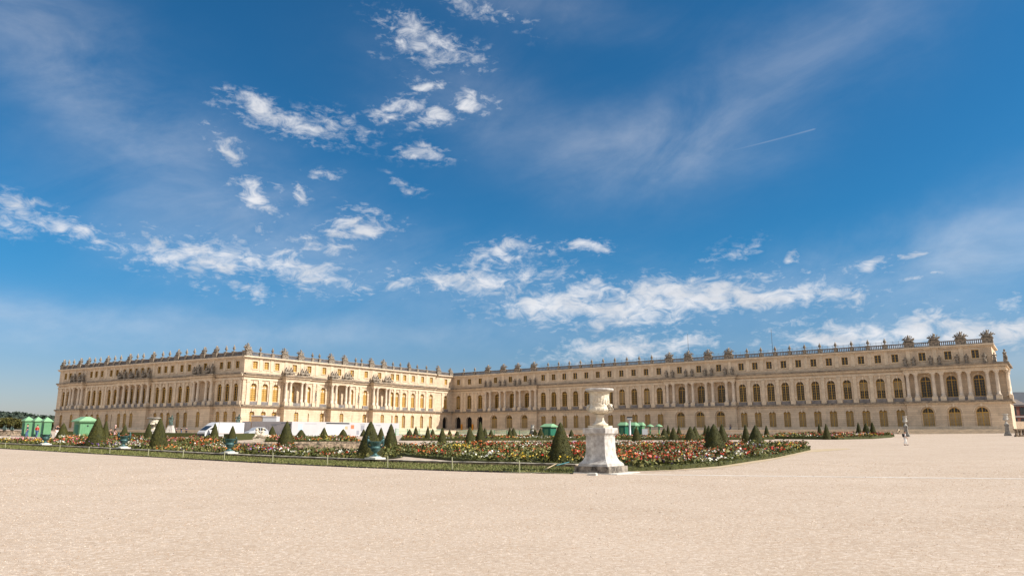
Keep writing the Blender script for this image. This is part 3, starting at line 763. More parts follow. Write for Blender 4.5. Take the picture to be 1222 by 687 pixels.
bk.quad((S0W, DW - .9, Z0), (S1W, DW - .9, Z0), (S1W, DW - .9, ZE), (S0W, DW - .9, ZE)); bk.quad((S0W, DW - .9, ZE), (S1W - 2.2, DW - .9, ZE), (S1W - 2.2, DW - .9, ZT), (S0W, DW - .9, ZT)); bk.build('back_wall', STONE, wing)
# roof line
for u in (582.5, 601, 618, 637.3, 798.5, 821.4, 845, 869.4, 1084, 1114, 1145.7, 1177.6):
    put(wing, FG, 'trophy', TROPH[int(u) % 4], FG.s_at(u, ZT + 2), 0, ZT + .08, 0, (1.05, 1, .95) if u < 900 else (1.05, 1, .92))
for ws in (g1, g2, g3):
    for a, b in zip(ws, ws[1:]): put(wing, FG, 'vase', VASE, (a + b) / 2, 0, ZT + .08, 0, (1, 1, .88))
for P in (P1, P2, P3):
    for i, c in enumerate(P['cols']):
        put(wing, FG, 'statue', STATS[(i + int(c)) % 3], c, -.45, ZE + .06, rnd.uniform(-.4, .4), .98)
# thin railing on the roof behind the balustrade
rl = MB(lambda s, y, z: tuple(a - b for a, b in zip(FG.P(s, y, z), (lx, ly, lz))))
for a, b in ((P1['s1'], P2['s0'] - .0), (P2['s0'], P3['s0'])):
    rl.box(a, b, 1.6, 1.66, ZT + 1.95, ZT + 2.01)
    n = int((b - a) / 1.3)
    for i in range(n): s_ = a + (b - a) * (i + .5) / n; rl.box(s_ - .03, s_ + .03, 1.6, 1.66, ZT + .35, ZT + 2.25)
rl.build('roof_railing', mat('grey_rail', (.22, .24, .27), .5), wing)
for u, v in ((821.5, 398), (921.5, 393)):
    s_ = FG.s_at(u, ZT + 4, 6); p = FG.P(s_, 6, ZT + .3); h = ztop(u, v, p[1]) - p[2]
    mb = MB(); mb.tube([(0, 0, 0), (0, 0, h)], [.07, .04], 6); mb.build('mast', IRON, wing, (p[0] - lx, p[1] - ly, p[2] - lz))

# --- central block: west face and south face
blk = empty('palace_block', (B.x, B.y, Z0))
tag(blk, 'projecting limestone palace block with one sunlit face and one shaded face', 'palace')
lx, ly, lz = blk.location
wS = lambda u: FS.s_at(u, zw)
wW = lambda u: FW.s_at(u, zw)
sb = [wS(u) for u in (302.4, 316, 328.8, 367.4, 385.5, 418.9, 435.8, 467.2, 473.6, 482.2, 492.7, 503.7, 514.2)]
def avant(s0, wd=8.3): 
    c = s0 + wd / 2
    return dict(s0=s0, s1=s0 + wd, wins=[c], cols=[s0 + .62, s0 + 2.2, s0 + wd - 2.2, s0 + wd - .62], proj=1.9, side=True, door=K_DOORS)
SA = [avant(wS(u) - .3) for u in (336.5, 391.8, 441.6)]
sb = [c for c in sb if not any(p['s0'] - .9 < c < p['s1'] + .2 for p in SA)]
parts = {}
def gather(t):
    for k, m in zip(('wall', 'cornice', 'ledge', 'balustrade'), t): parts.setdefault(k, []).append(m)
gather(build_face(blk, FS, 0, SK, sb, SA, south=True, kinds=(K_SOUTH, K_ATTS, K_DOORS), end0=True))
gather(build_face(blk, FR, SK, SR, [FR.s_at(531.6, zw)], [], south=True, kinds=(K_SOUTH, K_ATTS, K_DOORS), opens=[FR.s_at(531.6, zw)]))
wb = [wW(u) for u in (75.6, 81.1, 106.2, 112.2, 119, 129.9, 137.2, 187.4, 195.3, 203.1, 214.6, 223.6, 261.8, 271, 281.3)]
def wav(u0, u1, cols, wins, doors=None): 
    d = dict(s0=wW(u0), s1=wW(u1), cols=[wW(u) for u in cols], wins=[wW(u) for u in wins], proj=1.1, side=False, door=K_DOORS)
    if doors: d['doors'] = [wW(u) for u in doors]
    return d
WA = [wav(83.6, 101.2, (85.3, 88.9, 95.4, 99), (92,)), wav(140.3, 180.2, (142.6, 149.2, 156.2, 163.6, 170.8, 178.2), (146, 152.8, 160, 167.3, 174.6), (148.6, 155.8, 163.3)), wav(230.3, 256.2, (232.6, 238, 247.6, 253.6), (242.7,))]
gather(build_face(blk, FW, 0, LW, wb, WA, kinds=(K_FIRSTL, K_ATT, K_DOORS), end1=False, end0=True))
# side wall where the south face steps back, north end, back
ex = MB(lambda s, y, z: tuple(a - b for a, b in zip(FS.P(s, y, z), (lx, ly, lz))))
ex.quad((SK, 0, Z0), (SK, REC, Z0), (SK, REC, ZT), (SK, 0, ZT))
parts['wall'].append(ex)
for k, mm in (('wall', STONE), ('cornice', TRIM), ('ledge', LEDGE), ('balustrade', BALU)):
    mb = MB()
    for m in parts[k]:
        b_ = len(mb.v); mb.v += m.v; mb.f += [tuple(i + b_ for i in f) for f in m.f]; mb.m += m.m; mb.sm += m.sm
    mb.build(k, mm, blk)
far = FR.P(SR, 0, 0); nb = FW.P(0, 70, 0)
closed_block(blk, [FW.P(0, .2, 0)[:2], FW.P(LW - .2, .2, 0)[:2], FS.P(SK, .2, 0)[:2], FR.P(SK, .2, 0)[:2], FR.P(SR, .2, 0)[:2], nb[:2]], 0, ZT + .35, ROOF, 'roof')
bk = MB(lambda x, y, z: (x - lx, y - ly, z - lz))
a0, a1, a2 = FW.P(0, 0, 0), nb, far
bk.quad((a0[0], a0[1], Z0), (a1[0], a1[1], Z0), (a1[0], a1[1], ZT), (a0[0], a0[1], ZT)); bk.build('back_wall', STONE, blk)
# niches with figures between the avant-corps on the south face
def niche():
    mb = MB(); mb.mi = 0
    mb.quad((-.5, -.02, 0), (.5, -.02, 0), (.5, -.02, 2.6), (-.5, -.02, 2.6)); pts = arch_pts(0, 1.0, 2.6, 'round', 10); mb.add([(p, -.02, q) for p, q in pts], [tuple(range(len(pts)))])
    mb.mi = 1; mb.box(-.7, -.5, -.14, 0, -.2, 2.6); mb.box(.5, .7, -.14, 0, -.2, 2.6); mb.box(-.8, .8, -.25, 0, -.4, -.2); archivolt(mb, 0, 0, 1.0, 2.6, 'round', .2, .14, False)
    return mb.mesh('niche', [mat('niche_stone', (.36, .26, .17), .9), TRIM])
NI = niche()
for u in (376.3, 427.6):
    n_ = put(blk, FS, 'niche', NI, wS(u), -.003, ZB + 1.9); inst('statue', STATS[0], n_, (0, -.2, 0), 0, (.75, .55, 1))
for u in (294,): put(blk, FS, 'trophy', TROPH[0], .9, .3, ZT + .08, .3, (1.15, 1.15, 1.0))
for u in (339.6, 358.8, 395, 411.3, 443, 457.8, 488, 523): put(blk, FS, 'trophy', TROPH[int(u) % 4], FS.s_at(u, ZT + 2), 0, ZT + .08, 0, (.98 if u != 488 else .6, 1, .92))
put(blk, FR, 'trophy', TROPH[1], FR.s_at(537.5, ZT + 2), 0, ZT + .08, 0, (.9, 1, .84))
for u in (311, 325.5, 373, 381.3, 424.5, 431.4, 469, 477.8, 498, 509): put(blk, FS, 'vase', VASE, FS.s_at(u, ZT + 2), 0, ZT + .08, 0, (1, 1, .88))
for u in (76.5, 96.7, 106.3, 129, 155.3, 183.5, 213, 244, 258.5): put(blk, FW, 'trophy', TROPH[int(u) % 4], FW.s_at(u, ZT + 2), 0, ZT + .08, 0, (.85, 1, .95))
for u in (82.5, 88.5, 113.6, 120, 137.4, 144.5, 164.4, 171.4, 194.6, 202.8, 223, 232.3, 270.2, 279.5): put(blk, FW, 'vase', VASE, FW.s_at(u, ZT + 2), 0, ZT + .08, 0, (1, 1, 1))
for P in SA:
    for i, c in enumerate(P['cols']): put(blk, FS, 'statue', SEATS[i % 3], c, -1.1, ZE + .06, rnd.uniform(-.3, .3), 1.15)
for P in WA:
    for i, c in enumerate(P['cols']): put(blk, FW, 'statue', (STATS if i % 2 else SEATS)[i % 3], c, -.65, ZE + .06, rnd.uniform(-.3, .3), 1.2)

# --- raised terrace the palace stands on
tp = []
OFF = 11.0
tb = MB()
def outl(F, s, y): p = F.P(s, y, 0); return (p[0], p[1])
front = [outl(FW, -60, -OFF), outl(FW, LW + OFF, -OFF)]
d1 = Vector(outl(FS, 0, -OFF)); 
# corner between the south-face offset and the wing offset
Mx = Matrix(((FS.d.x, -FG.d.x), (FS.d.y, -FG.d.y))); q = Vector(outl(FG, 0, -OFF)) - d1; k = Mx.inverted() @ q
front += [tuple(d1 + FS.d * k[0]), outl(FG, P3['s0'] - 1, -OFF), outl(FG, P3['s0'] - 1, -OFF + 2.0), outl(FG, S1W + 6, -OFF + 2.0), outl(FG, S1W + 6, 40)]
back = [outl(FW, -60, 120)]
poly = front + [outl(FG, 60, 80)] + back
tb.add([(x, y, Z0) for x, y in poly], [tuple(range(len(poly)))])
o = tb.build('terrace', mat('terrace_gravel', (.50, .40, .31), .9, .15, .5)); tag(o, 'raised level ground along the palace front', 'terrace', kind='structure')
rw = MB()
for (x0, y0), (x1, y1) in zip(front, front[1:]):
    rw.quad((x0, y0, -1), (x1, y1, -1), (x1, y1, Z0 - .22), (x0, y0, Z0 - .22))
    dx, dy = x1 - x0, y1 - y0; L = math.hypot(dx, dy); ox, oy = dy / L * .15, -dx / L * .15
    rw.add([(x0 + ox, y0 + oy, Z0 - .22), (x1 + ox, y1 + oy, Z0 - .22), (x1 + ox, y1 + oy, Z0 + .02), (x0 + ox, y0 + oy, Z0 + .02), (x0 - ox * 3, y0 - oy * 3, Z0 + .02), (x1 - ox * 3, y1 - oy * 3, Z0 + .02), (x0 - ox, y0 - oy, Z0 - .22), (x1 - ox, y1 - oy, Z0 - .22)],
           [(0, 1, 2, 3), (3, 2, 5, 4), (0, 1, 7, 6)])
o = rw.build('retaining_wall', TRIM); tag(o, 'low stone retaining wall along the raised palace terrace', 'wall')
# broad steps before the right-hand pavilion
st = MB(FG.P); a, b = P3['s0'] - .6, S1W + 5.2
zg = gz(*FG.P((a + b) / 2, -OFF, 0)[:2]) - .1
ns = 9
for i in range(ns):
    z1 = zg + (Z0 - .02 - zg) * (i + 1) / ns
    st.box(a, b, -OFF - 2.4 + i * .48, -OFF + 1.99, zg - .6 if i == 0 else z1 - (Z0 - zg) / ns, z1)
o = st.build('stone_steps', TRIM); tag(o, 'broad pale stone steps before the right pavilion', 'steps')

# ------------------------------------------------------------------ parterre: beds, hedges, kerb
def inside(poly, X, Y):
    r = np.zeros(len(X), bool); n = len(poly)
    for i in range(n):
        x0, y0 = poly[i]; x1, y1 = poly[(i + 1) % n]
        if y0 == y1: continue
        c = ((y0 > Y) != (y1 > Y)) & (X < (x1 - x0) * (Y - y0) / (y1 - y0) + x0); r ^= c
    return r
def gzv(X, Y): return np.array([gz(a, b) for a, b in zip(X, Y)])
def strip(mb, pts, w_, z0, z1, closed=False, off=0.0, bumpy=0.0, sub=1.0):
    """a band of width w_ following pts on the ground, from z0 to z1 above it"""
    P = [Vector(p) for p in pts]
    if closed: P = P + [P[0]]
    fine = []
    for a, b in zip(P, P[1:]):
        k = max(1, int((b - a).length / sub))
        fine += [a.lerp(b, i / k) for i in range(k)]
    fine.append(P[-1])
    rows = []
    for i, p in enumerate(fine):
        d = (fine[min(i + 1, len(fine) - 1)] - fine[max(i - 1, 0)])
        if closed and i in (0, len(fine) - 1): d = fine[1] - fine[-2]
        d.normalize(); nn = Vector((-d.y, d.x))
        j = (rnd.random() - .5) * bumpy; a = p + nn * (off - w_ / 2 + j * .5); b = p + nn * (off + w_ / 2 + j * .5)
        rows.append([(a.x, a.y, gz(a.x, a.y) + z0), (a.x, a.y, gz(a.x, a.y) + z1 + j), (b.x, b.y, gz(b.x, b.y) + z1 + j * .8), (b.x, b.y, gz(b.x, b.y) + z0)])
    vs = [v for r in rows for v in r]; fs = []
    for i in range(len(rows) - 1):
        for k in range(3): fs.append((i * 4 + k, i * 4 + k + 1, i * 4 + k + 5, i * 4 + k + 4))
    fs += [(0, 1, 2, 3), tuple(len(vs) - 4 + k for k in (3, 2, 1, 0))]
    mb.add(vs, fs)
def ppoly(pts): return [gpt(u, v) for u, v in pts]
def spread(poly, per_m2, rg, lim=None):
    a = np.array(poly); lo, hi = a.min(0), a.max(0)
    n = int((hi - lo).prod() * per_m2)
    X = lo[0] + rg.random(n) * (hi[0] - lo[0]); Y = lo[1] + rg.random(n) * (hi[1] - lo[1])
    k = inside(poly, X, Y); return X[k], Y[k]
def drift(X, Y, seeds, kinds):
    d = (X[:, None] - seeds[None, :, 0]) ** 2 + (Y[:, None] - seeds[None, :, 1]) ** 2
    return kinds[d.argmin(1)]
W_MIX = dict(leaf=.24, leaf2=.15, red=.22, orange=.11, yellow=.08, white=.11, pink=.04, purple=.02, rust=.10)
def flower_mesh(poly, rg, per=5.0, mix=None, top=.55, seedper=.17, size=1.0):
    X, Y = spread(poly, per, rg)
    n = len(X); mixd = dict(W_MIX); mixd.update(mix or {})
    pr = np.array([mixd[k] for k in FLN]); pr = pr / pr.sum()
    a = np.array(poly); lo, hi = a.min(0), a.max(0); ns = max(6, int((hi - lo).prod() * seedper))
    seeds = lo + rg.random((ns, 2)) * (hi - lo); kinds = rg.choice(len(FLN), ns, p=pr)
    ex = rg.normal(0, .42, (2, n)); K = drift(X + ex[0], Y + ex[1], seeds, kinds)
    z = gzv(X, Y)
    # clump heights vary from drift to drift
    hs = rg.uniform(.55, 1.1, ns); d = ((X[:, None] - seeds[None, :, 0]) ** 2 + (Y[:, None] - seeds[None, :, 1]) ** 2).argmin(1)
    H = top * hs[d] * rg.uniform(.75, 1.15, n)
    V = []; M = []
    nl, npet = 10, 7
    C = np.stack([X, Y, z], 1)
    for k in range(nl):
        q = C + np.stack([rg.normal(0, .15, n), rg.normal(0, .15, n), H * rg.uniform(.15, .95, n)], 1)
        V.append(rand_quads(rg, q, size * rg.uniform(.05, .10, n), up=.6, aspect=.6)); M.append(np.where(rg.random(n) < .25, FLN.index('leaf2'), FLN.index('leaf')))
    bloom = ~np.isin(K, [FLN.index('leaf'), FLN.index('leaf2')])
    for k in range(npet):
        b = bloom & (rg.random(n) < .55); m_ = b.sum()
        q = C[b] + np.stack([rg.normal(0, .15, m_), rg.normal(0, .15, m_), H[b] * rg.uniform(.72, 1.18, m_)], 1)
        kk = K[b].copy(); mixed = rg.random(m_) < .10; kk[mixed] = rg.choice(len(FLN), mixed.sum(), p=pr)
        V.append(rand_quads(rg, q, size * rg.uniform(.022, .058, m_), up=1.0, aspect=.9)); M.append(kk)
    g_ = ~bloom; m_ = g_.sum()
    for k in range(3):
        q = C[g_] + np.stack([rg.normal(0, .14, m_), rg.normal(0, .14, m_), H[g_] * rg.uniform(.6, 1.2, m_)], 1)
        V.append(rand_quads(rg, q, size * rg.uniform(.05, .1, m_), up=.3, aspect=.5)); M.append(K[g_])
    return quads_mesh('flowers', np.concatenate(V), np.concatenate(M), FLM)
def soil_mesh(poly, rg, h=.2):
    bm = bmesh.new(); bm.faces.new([bm.verts.new((x, y, 0)) for x, y in poly])
    bmesh.ops.triangulate(bm, faces=bm.faces[:]); 
    for _ in range(5):
        es = [e for e in bm.edges if e.calc_length() > 1.6]
        if not es: break
        bmesh.ops.subdivide_edges(bm, edges=es, cuts=1); bmesh.ops.triangulate(bm, faces=[f for f in bm.faces if len(f.verts) > 3])
    for v in bm.verts: v.co.z = gz(v.co.x, v.co.y) + (h * (.3 if v.is_boundary else rg.uniform(.6, 1.1)))
    me = bpy.data.meshes.new('undergrowth'); bm.to_mesh(me); bm.free(); me.materials.append(SOIL); return me
def hedge(mb_pts, rg, w_=.38, h=.30, closed=True, name='box_edging', parent=None, off=0.0):
    mb = MB(); strip(mb, mb_pts, w_, 0.0, h * .92, closed, off, .12, .35)
    nb = len(mb.f)
    # small leaves standing off the clipped faces
    P = [Vector(p) for p in mb_pts]; P = P + [P[0]] if closed else P
    Cs = []
    for a, b in zip(P, P[1:]):
        L = (b - a).length; d = (b - a).normalized(); nn = Vector((-d.y, d.x)); n = int(L * 26)
        for _ in range(n):
            p = a + d * rg.random() * L; s = rg.choice((-1, 1)) if rg.random() < .6 else 0
            o = (off + s * (w_ / 2 + .01)) if s else off + (rg.random() - .5) * w_
            z = rg.random() * h if s else h + .01
            q = p + nn * o; Cs.append((q.x, q.y, gz(q.x, q.y) + z))
    Q = rand_quads(rg, np.array(Cs), rg.uniform(.022, .055, len(Cs)), up=.5, aspect=.6)
    for q in Q: mb.v += [tuple(p) for p in q]; k = len(mb.v); mb.f.append((k - 4, k - 3, k - 2, k - 1)); mb.m.append(1); mb.sm.append(False)
    return mb.build(name, [BOX, BOXL], parent)
def bed(label, pts, seed, per=5.0, mix=None, top=.55, edge=True, seedper=.17, size=1.0, ground_pts=None, eh=.30):
    poly = ground_pts or ppoly(pts); rg = np.random.default_rng(seed)
    c = np.array(poly).mean(0)
    root = empty('flower_bed', (c[0], c[1], gz(*c)))
    tag(root, label, 'flower bed')
    def sub(o): o.parent = root; o.location = (-c[0], -c[1], -gz(*c)); return o
    o = bpy.data.objects.new('undergrowth', soil_mesh(poly, rg)); col.objects.link(o); sub(o)
    o = bpy.data.objects.new('flowers', flower_mesh(poly, rg, per, mix, top, seedper, size)); col.objects.link(o); sub(o); o['kind'] = 'stuff'
    if edge: sub(hedge(poly, rg, h=eh))
    return root

# the parterre line runs parallel to the palace wing, from far left to the urn on the right
UL = (0.0, 0.0)
PC = gpt(726.7, 565.7)                             # nearest corner of the urn's pedestal
LDIR = Vector((-.8, .6))                           # along the line, to the left and away
def line_at(u, vs):                                # points measured along the front line
    return [gpt(a, b) for a, b in zip(u, vs)]
edge_pts = line_at((-60, 0, 105, 180, 250, 325, 430, 540, 610, 684), (531.8, 535, 541, 545.2, 549, 553, 557.8, 561.8, 563.8, 565.2))
kerb_pts = line_at((-60, 0, 105, 180, 250, 325, 430, 540, 610, 688), (527.8, 530.8, 535.8, 539.8, 543.6, 547.2, 551.5, 554.8, 556.4, 558.5))
# grass strip between gravel and kerb
mb = MB()
for (a, b), (c, d) in zip(zip(edge_pts, edge_pts[1:]), zip(kerb_pts, kerb_pts[1:])):
    k = 14
    for i in range(k):
        def lp(p, q, t): return (p[0] + (q[0] - p[0]) * t, p[1] + (q[1] - p[1]) * t)
        q = [lp(a, b, i / k), lp(a, b, (i + 1) / k), lp(c, d, (i + 1) / k), lp(c, d, i / k)]
        mb.add([(x, y, gz(x, y) + .03) for x, y in q], [(0, 1, 2, 3)])
o = mb.build('lawn_strip', TURF); tag(o, 'narrow mown grass strip between gravel and kerb', 'lawn', kind='structure')
rg = np.random.default_rng(11); gp = [(x - .6 * .12, y - .8 * .12) for x, y in edge_pts] + kerb_pts[::-1]
X, Y = spread(gp, 150, rg); keep = rg.random(len(X)) < np.clip(45 / Y, 0, 1) ** 1.5; X, Y = X[keep], Y[keep]
C = np.stack([X, Y, gzv(X, Y) + .05], 1); V = rand_quads(rg, C, rg.uniform(.015, .035, len(X)), up=-.0, aspect=.5); V[:, 2:, 2] += .05
o = bpy.data.objects.new('grass', quads_mesh('grass', V, np.where(rg.random(len(X)) < .2, 1, 0), [GRASS, mat('dry_grass', (.22, .19, .08), .8)])); col.objects.link(o); tag(o, 'short rough grass on the strip along the kerb', 'grass', kind='stuff')
# thin edge strip, grass shadow put into its black colour, and the stone kerb
mb = MB(); strip(mb, edge_pts, .05, -.05, .06, bumpy=.05, sub=.6); o = mb.build('edge_shadow_strip', BLACKP); tag(o, 'thin dark strip drawing the gravel edge and its shadow', 'border')
mb = MB(); strip(mb, kerb_pts, .42, 0, .17, off=.1, bumpy=.03, sub=.9)
kb = mb.build('stone_kerb', KERB); mb = MB(); strip(mb, kerb_pts, .46, .172, .20, off=.1, bumpy=.0, sub=.9); mb.build('sunlit_top', mat('kerb_top_sunlight', (.62, .54, .43), .85, col2=(.05, .042, .035), scale=2.4), kb); o = kb; tag(o, 'long weathered stone kerb in front of the flowers', 'kerb')  # paler top strip: sunlight put into its colour, with weathered flecks

def behind(pts, d):                                # shift a ground line away from the viewer, square to it
    return [(x + .6 * d, y + .8 * d) for x, y in pts]
def lerp_line(pts, u0, u1):
    out = []
    for x, y in pts:
        u = px(x, y, gz(x, y))[0]
        if u0 <= u <= u1: out.append((x, y))
    return out
# left front bed, right behind the kerb, up to about column 430
left_kerb = line_at((-60, 0, 105, 180, 250, 325, 380, 425), (527.8, 530.8, 535.8, 539.8, 543.6, 547.2, 549.6, 551.4))
b0 = behind(left_kerb, .55); b1 = behind(left_kerb, 7.0)
b1[-1] = (b1[-1][0] - 2.5, b1[-1][1] + 1.0)
bed('long bright flower bed directly behind the kerb at the left', None, 21, per=5.0, ground_pts=b0 + b1[::-1], mix=dict(white=.2, pink=.16, red=.24, purple=.04), top=.60, edge=False)
# second left bed behind it
bed('flower bed beyond the front left bed beside white van', [(70, 528.8), (150, 531), (262, 531), (268, 528), (150, 527), (72, 525.6)], 22, per=3.2, mix=dict(white=.2, orange=.14, rust=.14), top=.75, size=1.35, eh=.35)
# middle beds near the basin
bed('small flower bed behind the round basin', [(318, 527.5), (430, 529.5), (422, 525.5), (322, 523.8)], 23, per=2.6, top=.65, size=1.5, seedper=.45, mix=dict(leaf=.25, rust=.2, red=.2, orange=.16), eh=.35)
# main right-hand bed
main = [(449, 538.2), (457, 541), (500, 545.6), (560, 551), (640, 555.2), (690, 556.5), (745, 562), (800, 560), (858, 555.5), (890, 550.5), (921, 546), (945, 541), (964, 536.8), (962, 535), (944, 534.4), (905, 534.4), (880, 533.2), (840, 532.4), (740, 532), (650, 532.4), (560, 534), (500, 536.4)]
bed('broad red and white flower bed around the marble urn', main, 24, per=5.6, top=.60, mix=dict(red=.26, rust=.16, pink=.015, white=.08, orange=.13), eh=.20)
# far right-hand beds
bed('long flower bed further back below the palace wing', [(480, 525.4), (560, 525.7), (640, 525.3), (740, 525), (860, 524.8), (922, 524.2), (926, 522.4), (900, 521.4), (740, 521.2), (560, 521.6), (482, 522)], 25, per=1.6, top=.55, size=1.7, seedper=.22, mix=dict(orange=.2, red=.28, leaf=.22), eh=.4)
bed('far right flower bed with rounded end near the steps', [(925, 523.6), (1000, 524.2), (1040, 523.4), (1062, 521.8), (1066, 520.6), (1050, 519.4), (1000, 519.0), (930, 519.2)], 26, per=1.8, top=.65, size=2.0, seedper=.22, mix=dict(rust=.24, pink=.16, orange=.16, leaf=.2), eh=.4)
# dark purple and white accents along the front rim of the main bed
rim = ppoly([(755, 560), (800, 558.6), (858, 554), (890, 549), (925, 544.2), (935, 541.6), (900, 546), (858, 551), (800, 555.5), (755, 557)])
rg = np.random.default_rng(31)
o = bpy.data.objects.new('purple_flowers', flower_mesh(rim, rg, 4.5, dict(purple=.7, white=.12, red=.1, leaf=.2), .5, 1.2, .9)); col.objects.link(o); o['kind'] = 'stuff'
bd = [q for q in col.objects if q.name.startswith('flower_bed') and 'marble urn' in q['label']][0]
o.parent = bd; o.location = -bd.location

# clipped hedge blocks and small lawn by the vehicles
def block(mb, u0, u1, Y, d, h, z0=0.0):
    x0, _, g0 = at(u0, Y); x1, _, g1 = at(u1, Y)
    mb.add([(x0, Y, g0), (x1, Y, g1), (x1, Y + d, g1), (x0, Y + d, g0), (x0, Y, g0 + h), (x1, Y, g1 + h), (x1, Y + d, g1 + h), (x0, Y + d, g0 + h)],
           [(0, 1, 5, 4), (1, 2, 6, 5), (2, 3, 7, 6), (3, 0, 4, 7), (4, 5, 6, 7)])
mb = MB(); (xa, ya, za), (xb, yb_, zb_) = at(277, 103), at(309, 116)
mb.add([(xa, ya, za), (xb, yb_, zb_), (xb - 1.6, yb_ + .9, zb_), (xa - 1.6, ya + .9, za), (xa, ya, za + .95), (xb, yb_, zb_ + .95), (xb - 1.6, yb_ + .9, zb_ + .95), (xa - 1.6, ya + .9, za + .95)], [(0, 1, 5, 4), (1, 2, 6, 5), (2, 3, 7, 6), (3, 0, 4, 7), (4, 5, 6, 7)]); o = mb.build('hedge', BOX); tag(o, 'low clipped green hedge between white van and white sculpture', 'hedge')
mb = MB(); block(mb, 78, 262, 131, 1.2, .75); o = mb.build('hedge', BOX); tag(o, 'long low hedge behind the left flower beds', 'hedge')

# round basin with stone rim, at the left of the main bed
c0 = gpt(386, 532.6); bw = MB()
bx, by = c0; ba_ = 8.4
root = empty('round_basin', (bx, by, gz(bx, by))); tag(root, 'round basin of water with dark weathered stone rim', 'basin')
bw.lathe([(ba_ - .7, -.1), (ba_ - .7, .38), (ba_ - .6, .42), (ba_, .42), (ba_ + .08, .36), (ba_ + .1, -.2)], 64, cap=False); bw.build('rim', KERB, root)
wm = MB(); wm.add([(math.cos(2 * math.pi * i / 48) * (ba_ - .68), math.sin(2 * math.pi * i / 48) * (ba_ - .68), .22) for i in range(48)], [tuple(range(48))]); wm.build('water_surface', WATER, root)

# kerb line flush in the gravel on the right
mb = MB(); _e = line_at((742, 830, 950, 1080, 1222, 1290), (565.6, 566.6, 568.0, 569.5, 571.0, 571.7)); _e.append((_e[-1][0] + 40, _e[-1][1] - 6.8)); strip(mb, _e, .26, -.05, .008, sub=1.0)
o = mb.build('stone_edging', mat('edging_stone', (.68, .64, .58), .7, .2, 3)); tag(o, 'flat pale stone edging line across the gravel at right', 'edging')
# straw-coloured worn verge beside the bed's curved end
mb = MB(); vg = ppoly([(760, 563.6), (858, 558.5), (915, 550), (962, 540), (1015, 535.8), (1010, 534.6), (966, 536.2), (945, 541.5), (921, 546.6), (890, 551.2), (858, 556.2), (800, 560.8)])
mb.add([(x, y, gz(x, y) + .012) for x, y in vg], [tuple(range(len(vg)))])
o = mb.build('verge', mat('dry_verge', (.40, .30, .16), .9, col2=(.47, .37, .27), scale=1.5)); tag(o, kind='structure')

# ------------------------------------------------------------------ clipped cones
def cone_mesh(seed, nq):
    rg = np.random.default_rng(seed); mb = MB(); n, mrows = 40, 30; vs = []
    def prof(t): return .5 * (1 - t) ** .80 * (1.0 if t > .08 else .93 + .9 * t) * (1.02) + .012
    ph = rg.random(6) * 6.28
    for i in range(mrows + 1):
        t = i / mrows
        for k in range(n):
            a = 2 * math.pi * k / n
            r = prof(t) * (1 + .020 * math.sin(3 * a + ph[0] + 4 * t) + .018 * math.sin(5 * a + ph[1] - 7 * t) + .02 * rg.normal() * .8)
            vs.append((r * math.cos(a), r * math.sin(a), t))
    mb.smooth = True
    mb.add(vs, [(i * n + k, i * n + (k + 1) % n, (i + 1) * n + (k + 1) % n, (i + 1) * n + k) for i in range(mrows) for k in range(n)] + [tuple(range(n))[::-1]])
    t = 1 - np.sqrt(rg.random(nq)); a = rg.random(nq) * 6.28
    r = np.array([prof(x) for x in t]) * (1 + rg.normal(.008, .028, nq))
    Q = rand_quads(rg, np.stack([r * np.cos(a), r * np.sin(a), t], 1), rg.uniform(.007, .016, nq), up=.2, aspect=.6)
    mb.smooth = False; mb.mi = 1
    for q in Q: mb.v += [tuple(p) for p in q]; k = len(mb.v); mb.f.append((k - 4, k - 3, k - 2, k - 1)); mb.m.append(1 if rg.random() < .5 else 0); mb.sm.append(False)
    return mb.mesh('topiary_cone', [YEW, YEWL])
CM = [cone_mesh(41 + i, 3600) for i in range(4)]
CONES = [(74, 520.5, 504.3, 6), (113.5, 531, 497.6, 10), (124, 527, 501, 5), (148, 521, 506, 3.8), (176, 528, 504, 5.5), (188, 533, 498.7, 9.8), (255.5, 520.5, 504.5, 4.6), (276.4, 529.5, 507.4, 5.6),
  (324.4, 522, 508, 4.9), (340.6, 535, 502, 10.5), (358.7, 530, 512, 8.1), (364.5, 521.5, 512, 4.2), (386.4, 523, 509.7, 4.7), (409.3, 523.6, 511.4, 5.2), (441, 547, 502.4, 15.7), (433.8, 523.5, 511.6, 4), (454.3, 528.5, 509.6, 5), (465.8, 537, 505, 9.3),
  (488.5, 525, 511.6, 5), (496, 521.4, 508, 3.6), (510.3, 524.7, 507.7, 3.7), (516.2, 522.8, 511, 3.2), (527.6, 531.9, 509.4, 5.6), (536.5, 524.8, 512.3, 3.8), (545.3, 525.2, 513.3, 4.2), (560.5, 533.8, 509, 7.2), (573, 531.2, 503, 6.9), (578.6, 525.6, 510, 4.4), (586, 525.3, 512, 3.8),
  (608.5, 525, 509.7, 4), (612.8, 524.6, 510, 5.2), (634, 520.8, 509.6, 2.8), (638.4, 525, 511.6, 4.1), (645.3, 525.2, 510.3, 5), (669.5, 553.2, 503.5, 15.6), (682, 526.4, 512, 4), (759.8, 526.4, 508.3, 5.2), (793, 526, 510.3, 5.5), (797.7, 519.5, 506.4, 3), (804, 526.4, 509.2, 5.4), (810.5, 518.2, 507.3, 3.1),
  (824.5, 528, 508.3, 7.5), (829.8, 526, 508, 6), (842.3, 519.5, 506.6, 3.3), (847, 536, 507, 7), (853.7, 543, 505.4, 13.8), (862.5, 526.5, 505.5, 6.8), (891, 532.5, 506, 5.8), (903, 533.7, 506.6, 10), (915.3, 521.6, 507, 3.4), (978.5, 514.4, 505, 2.8), (987.1, 523, 505, 4.1), (1025.5, 513.6, 503.3, 3.3), (1034.5, 516.9, 504.5, 5.1), (1042.3, 514.5, 502.7, 3.6)]
